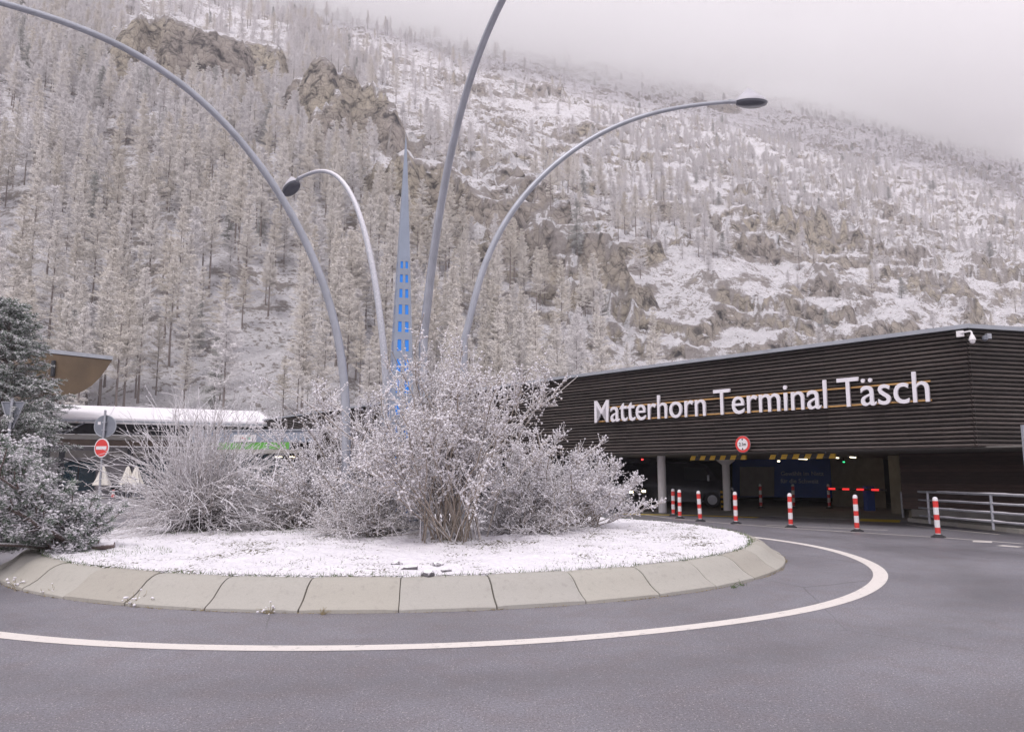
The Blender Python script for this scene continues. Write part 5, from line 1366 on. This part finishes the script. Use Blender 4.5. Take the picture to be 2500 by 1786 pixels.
MB().tube([(-0.42, -0.05, 0.03), (-0.28, 0.0, 0.055), (-0.12, 0.02, 0.05), (0.06, 0.04, 0.065), (0.16, 0.06, 0.075)], [0.05, 0.065, 0.055, 0.062, 0.05], 10).build('trunk_piece', M['pinebark'], lg, smooth=True)
MB().tube([(-0.1, 0.02, 0.08), (-0.06, -0.02, 0.16)], [0.025, 0.012], 7).build('branch_stub', M['pinebark'], lg, smooth=True)

# ------------------------------------------------------------------ spruce behind the signs
def spruce(seed, base, height, reach, label):
    rg = np.random.default_rng(seed); base = np.array(base, float); t = thing('spruce_tree', label, 'tree', tuple(base))
    V, Fq = tubes(np.stack([np.zeros(8), np.zeros(8), np.linspace(-0.1, height, 8)], 1)[None] + base, np.linspace(0.16, 0.015, 8)[None], 8); link('trunk', mesh_np('trunk', local(V, base), [Fq], True), M['larch_trunk'], t)
    n = 420; z = np.sort(rg.uniform(0.04, 0.98, n)); az = rg.uniform(0, 2 * np.pi, n)
    L = reach * (1 - z) ** 0.62 * rg.uniform(0.75, 1.1, n) + 0.15
    d = unit(np.stack([np.cos(az), np.sin(az), 0.05 + 0.5 * z], 1)); b0 = base + np.stack([0 * z, 0 * z, z * height], 1)
    br = shoots(b0, d, L, 7, rg, (0, 0, -0.16), 0.08); br[:, 4:, 2] += 0.05
    p, tg, s, pi = along(br, 14, 0.15, 1.0, rg)
    side = np.cross(tg, [0, 0, 1.0]) * rg.choice([-1, 1], (len(p), 1))
    b2 = shoots(p, unit(tg * 0.7 + side * 0.65 + rg.normal(size=p.shape) * 0.15), rg.uniform(0.2, 0.55, len(p)) * np.clip(L[pi] / reach + 0.25, 0.3, 1), 5, rg, (0, 0, -0.12), 0.06)
    V, Fl = join([tubes(br, pyramid_radii(n, 7, 0.022, 0.008, rg), 4), tubes(b2, pyramid_radii(len(b2), 5, 0.009, 0.005, rg), 3)])
    cr = link('crown', mesh_np('crown', local(V, base), Fl), M['pinebark'], t); cr['kind'] = 'stuff'
    q, t2, _, _ = along(b2, 26, 0.0, 1.0, rg)
    V, Ft = slivers(q, unit(t2 * 0.7 + rg.normal(size=q.shape) * 0.6), rg.uniform(0.06, 0.13, len(q)), rg.uniform(0.016, 0.03, len(q)), rg)
    o = link('needles', mesh_np('needles', local(V, base), [Ft]), M['spruce'], cr); o['kind'] = 'stuff'
    k = 40000; qi = b2[rg.integers(0, len(b2), k), rg.integers(1, 5, k)] + [0, 0, 0.02]
    V, Ft = blobs(qi, rg.uniform(0.012, 0.035, k), rg, 'oct', 0.5, 0.4); o = link('snow_dusting', mesh_np('snow_dusting', local(V, base), [Ft], True), M['snow'], cr); o['kind'] = 'stuff'
    return t
spruce(51, (-17.0, 25.2, 0.0), 7.3, 2.55, 'dark green snow-dusted spruce behind the give-way sign')

# ------------------------------------------------------------------ grass, weeds and stones
rg = np.random.default_rng(61)
def in_island(n, rmax=6.6):
    r = rmax * np.sqrt(rg.random(n)); a = rg.random(n) * 2 * np.pi; return IK[0] + r * np.cos(a), IK[1] + r * np.sin(a)
gx, gy = in_island(46000)
dens = sstep(0.05, 0.5, fbm(gx * 0.7, gy * 0.7, 3)) * 0.25
for (x, y, r_) in ((-6.4, 15.6, 1.2), (-4.7, 15.9, 1.0), (-2.9, 14.2, 1.0), (-6.3, 12.3, 0.9), (-1.0, 13.3, 0.5), (1.4, 16.7, 0.7), (-5.6, 12.0, 0.8), (-5.9, 11.5, 0.7), (-4.0, 15.0, 1.0), (-5.5, 15.3, 0.9)):
    dens = np.maximum(dens, sstep(r_, 0.2 * r_, np.hypot(gx - x, gy - y)))
kp = rg.random(len(gx)) < dens
gx, gy = gx[kp], gy[kp]
ea = rg.random(5200) * 2 * np.pi; er = rg.normal(RT - 0.02, 0.035, 5200)
gx = np.r_[gx, IK[0] + er * np.cos(ea)]; gy = np.r_[gy, IK[1] + er * np.sin(ea)]
pz = island_z(gx, gy) - 0.02
pos = np.stack([gx, gy, np.where(np.hypot(gx - IK[0], gy - IK[1]) > RT - 0.09, 0.32, pz)], 1)
V, Ft = slivers(pos, unit(rg.normal(size=pos.shape) * 0.5 + [0, 0, 0.8]), rg.uniform(0.03, 0.10, len(pos)), rg.uniform(0.005, 0.011, len(pos)), rg)
gr = link('grass', mesh_np('grass', V, [Ft]), M['grass']); tag(gr, 'short green grass poking through the island snow', 'grass', kind='stuff')
# snow crumbs that break the edge of the snow
ca = rg.random(5000) * 2 * np.pi; cr_ = RT - 0.02 - np.abs(rg.normal(0, 0.10, 5000))
q = np.stack([IK[0] + cr_ * np.cos(ca), IK[1] + cr_ * np.sin(ca), np.zeros(5000)], 1); q[:, 2] = island_z(q[:, 0], q[:, 1]) - 0.004
kq = fbm(ca * 9, ca * 0 + 2, 4) > -0.12
V, Ft = blobs(q[kq], rg.uniform(0.012, 0.035, kq.sum()), rg, 'oct', 0.5, 0.4)
sn = link('snow_crumbs', mesh_np('snow_crumbs', V, [Ft], True), M['snow']); tag(sn, 'ragged crumbs of snow along the island edge', 'snow', kind='stuff')
# dry litter in the gutter
wa = rg.random(4200) * 2 * np.pi; wr = RK + np.abs(rg.normal(0.0, 0.022, 4200)) - 0.004
cl = sstep(-0.1, 0.35, fbm(wa * 11, wa * 0, 4)); kq = rg.random(4200) < 0.15 + 0.85 * cl
q = np.stack([IK[0] + wr * np.cos(wa), IK[1] + wr * np.sin(wa), np.full(4200, 0.002)], 1)[kq]
V, Ft = slivers(q, unit(rg.normal(size=q.shape) * [1, 1, 0.35] + [0, 0, 0.25]), rg.uniform(0.015, 0.055, len(q)), rg.uniform(0.006, 0.014, len(q)), rg)
lt = link('gutter_litter', mesh_np('gutter_litter', V, [Ft]), M['drygrass']); tag(lt, 'dry moss and grass litter along the kerb foot', 'litter', kind='stuff')
# weeds rooted at the kerb foot
for i, (px, py, h_, lab) in enumerate(((330, 1478, 0.26, 'snowy weed with round seed heads at the kerb foot, lower left'), (662, 1497, 0.20, 'thin dry weed at the kerb foot left of the centre joint'), (790, 1499, 0.12, 'small dry tuft at the kerb foot near the centre'),
                                       (120, 1452, 0.2, 'snow-covered weed clump at the kerb foot near the left edge'), (45, 1436, 0.22, 'leafy snowy weed at the kerb foot by the picture edge'), (1812, 1429, 0.11, 'small green weed at the kerb foot on the right'), (1790, 1434, 0.10, 'tiny green sprout at the kerb foot on the right'))):
    c = gnd(px, py); t = thing('roadside_weed', lab, 'weed', tuple(c))
    n = 14; b0 = np.zeros((n, 3)) + rg.normal(0, 0.02, (n, 3)) * [1, 1, 0]
    st = shoots(b0, unit(random_dirs(n, rg, 0.2, 1.4)), h_ * rg.uniform(0.35, 1.0, n), 5, rg, (0, 0, -0.15), 0.12)
    V, Fq = tubes(st, pyramid_radii(n, 5, 0.004, 0.002, rg), 3); o = link('stalks', mesh_np('stalks', V, [Fq]), M['grass'] if px > 1500 else M['drygrass'], t); o['kind'] = 'stuff'
    if px < 700:
        V, Ft = blobs(np.concatenate([st[:9, -1], st[9:, 2]]), rg.uniform(0.008, 0.022, n), rg, 'ico', 0.8, 0.3); o = link('snow_heads', mesh_np('snow_heads', V, [Ft], True), M['snow'], t); o['kind'] = 'stuff'
# flat stones half buried in the snow
def stone(px, py, w, lab, h=0.06):
    c = gnd(px, py, 0.36); bm = bmesh.new(); bmesh.ops.create_icosphere(bm, subdivisions=2, radius=1.0)
    for v_ in bm.verts:
        n_ = float(noise2(np.array(v_.co.x * 1.7 + px), np.array(v_.co.y * 1.7 + v_.co.z))); v_.co = Vector((v_.co.x * w * (1 + 0.5 * n_), v_.co.y * w * 0.7 * (1 + 0.5 * n_), v_.co.z * h * (1 + 0.4 * n_)))
    me_ = bpy.data.meshes.new('stone'); bm.to_mesh(me_); bm.free(); me_.materials.append(M['stone'])
    o = link('garden_stone', me_, None, None, (c[0], c[1], c[2] - 0.015)); o.rotation_euler = (0, 0, px); return tag(o, lab, 'stone', 'flat stones in the island snow')
stone(968, 1376, 0.10, 'dark flat stone in the snow, leftmost by the front kerb'); stone(1000, 1385, 0.13, 'snow-capped flat stone in the snow, middle by the front kerb'); stone(1045, 1398, 0.12, 'dark flat stone touching the front kerb')
stone(1068, 1378, 0.11, 'grey flat stone in the snow, rear right by the front kerb'); stone(1088, 1392, 0.09, 'small dark stone in the snow, rightmost by the front kerb')
stone(700, 1312, 0.28, 'broad grey slab below the low bush on the left', 0.08); stone(765, 1316, 0.24, 'grey slab beside the broad one below the low bush', 0.07); stone(1300, 1320, 0.14, 'dark stone in the snow right of the tall shrub foot')
stone(640, 1308, 0.2, 'snowy slab between the whip shrub and the low bush', 0.07)
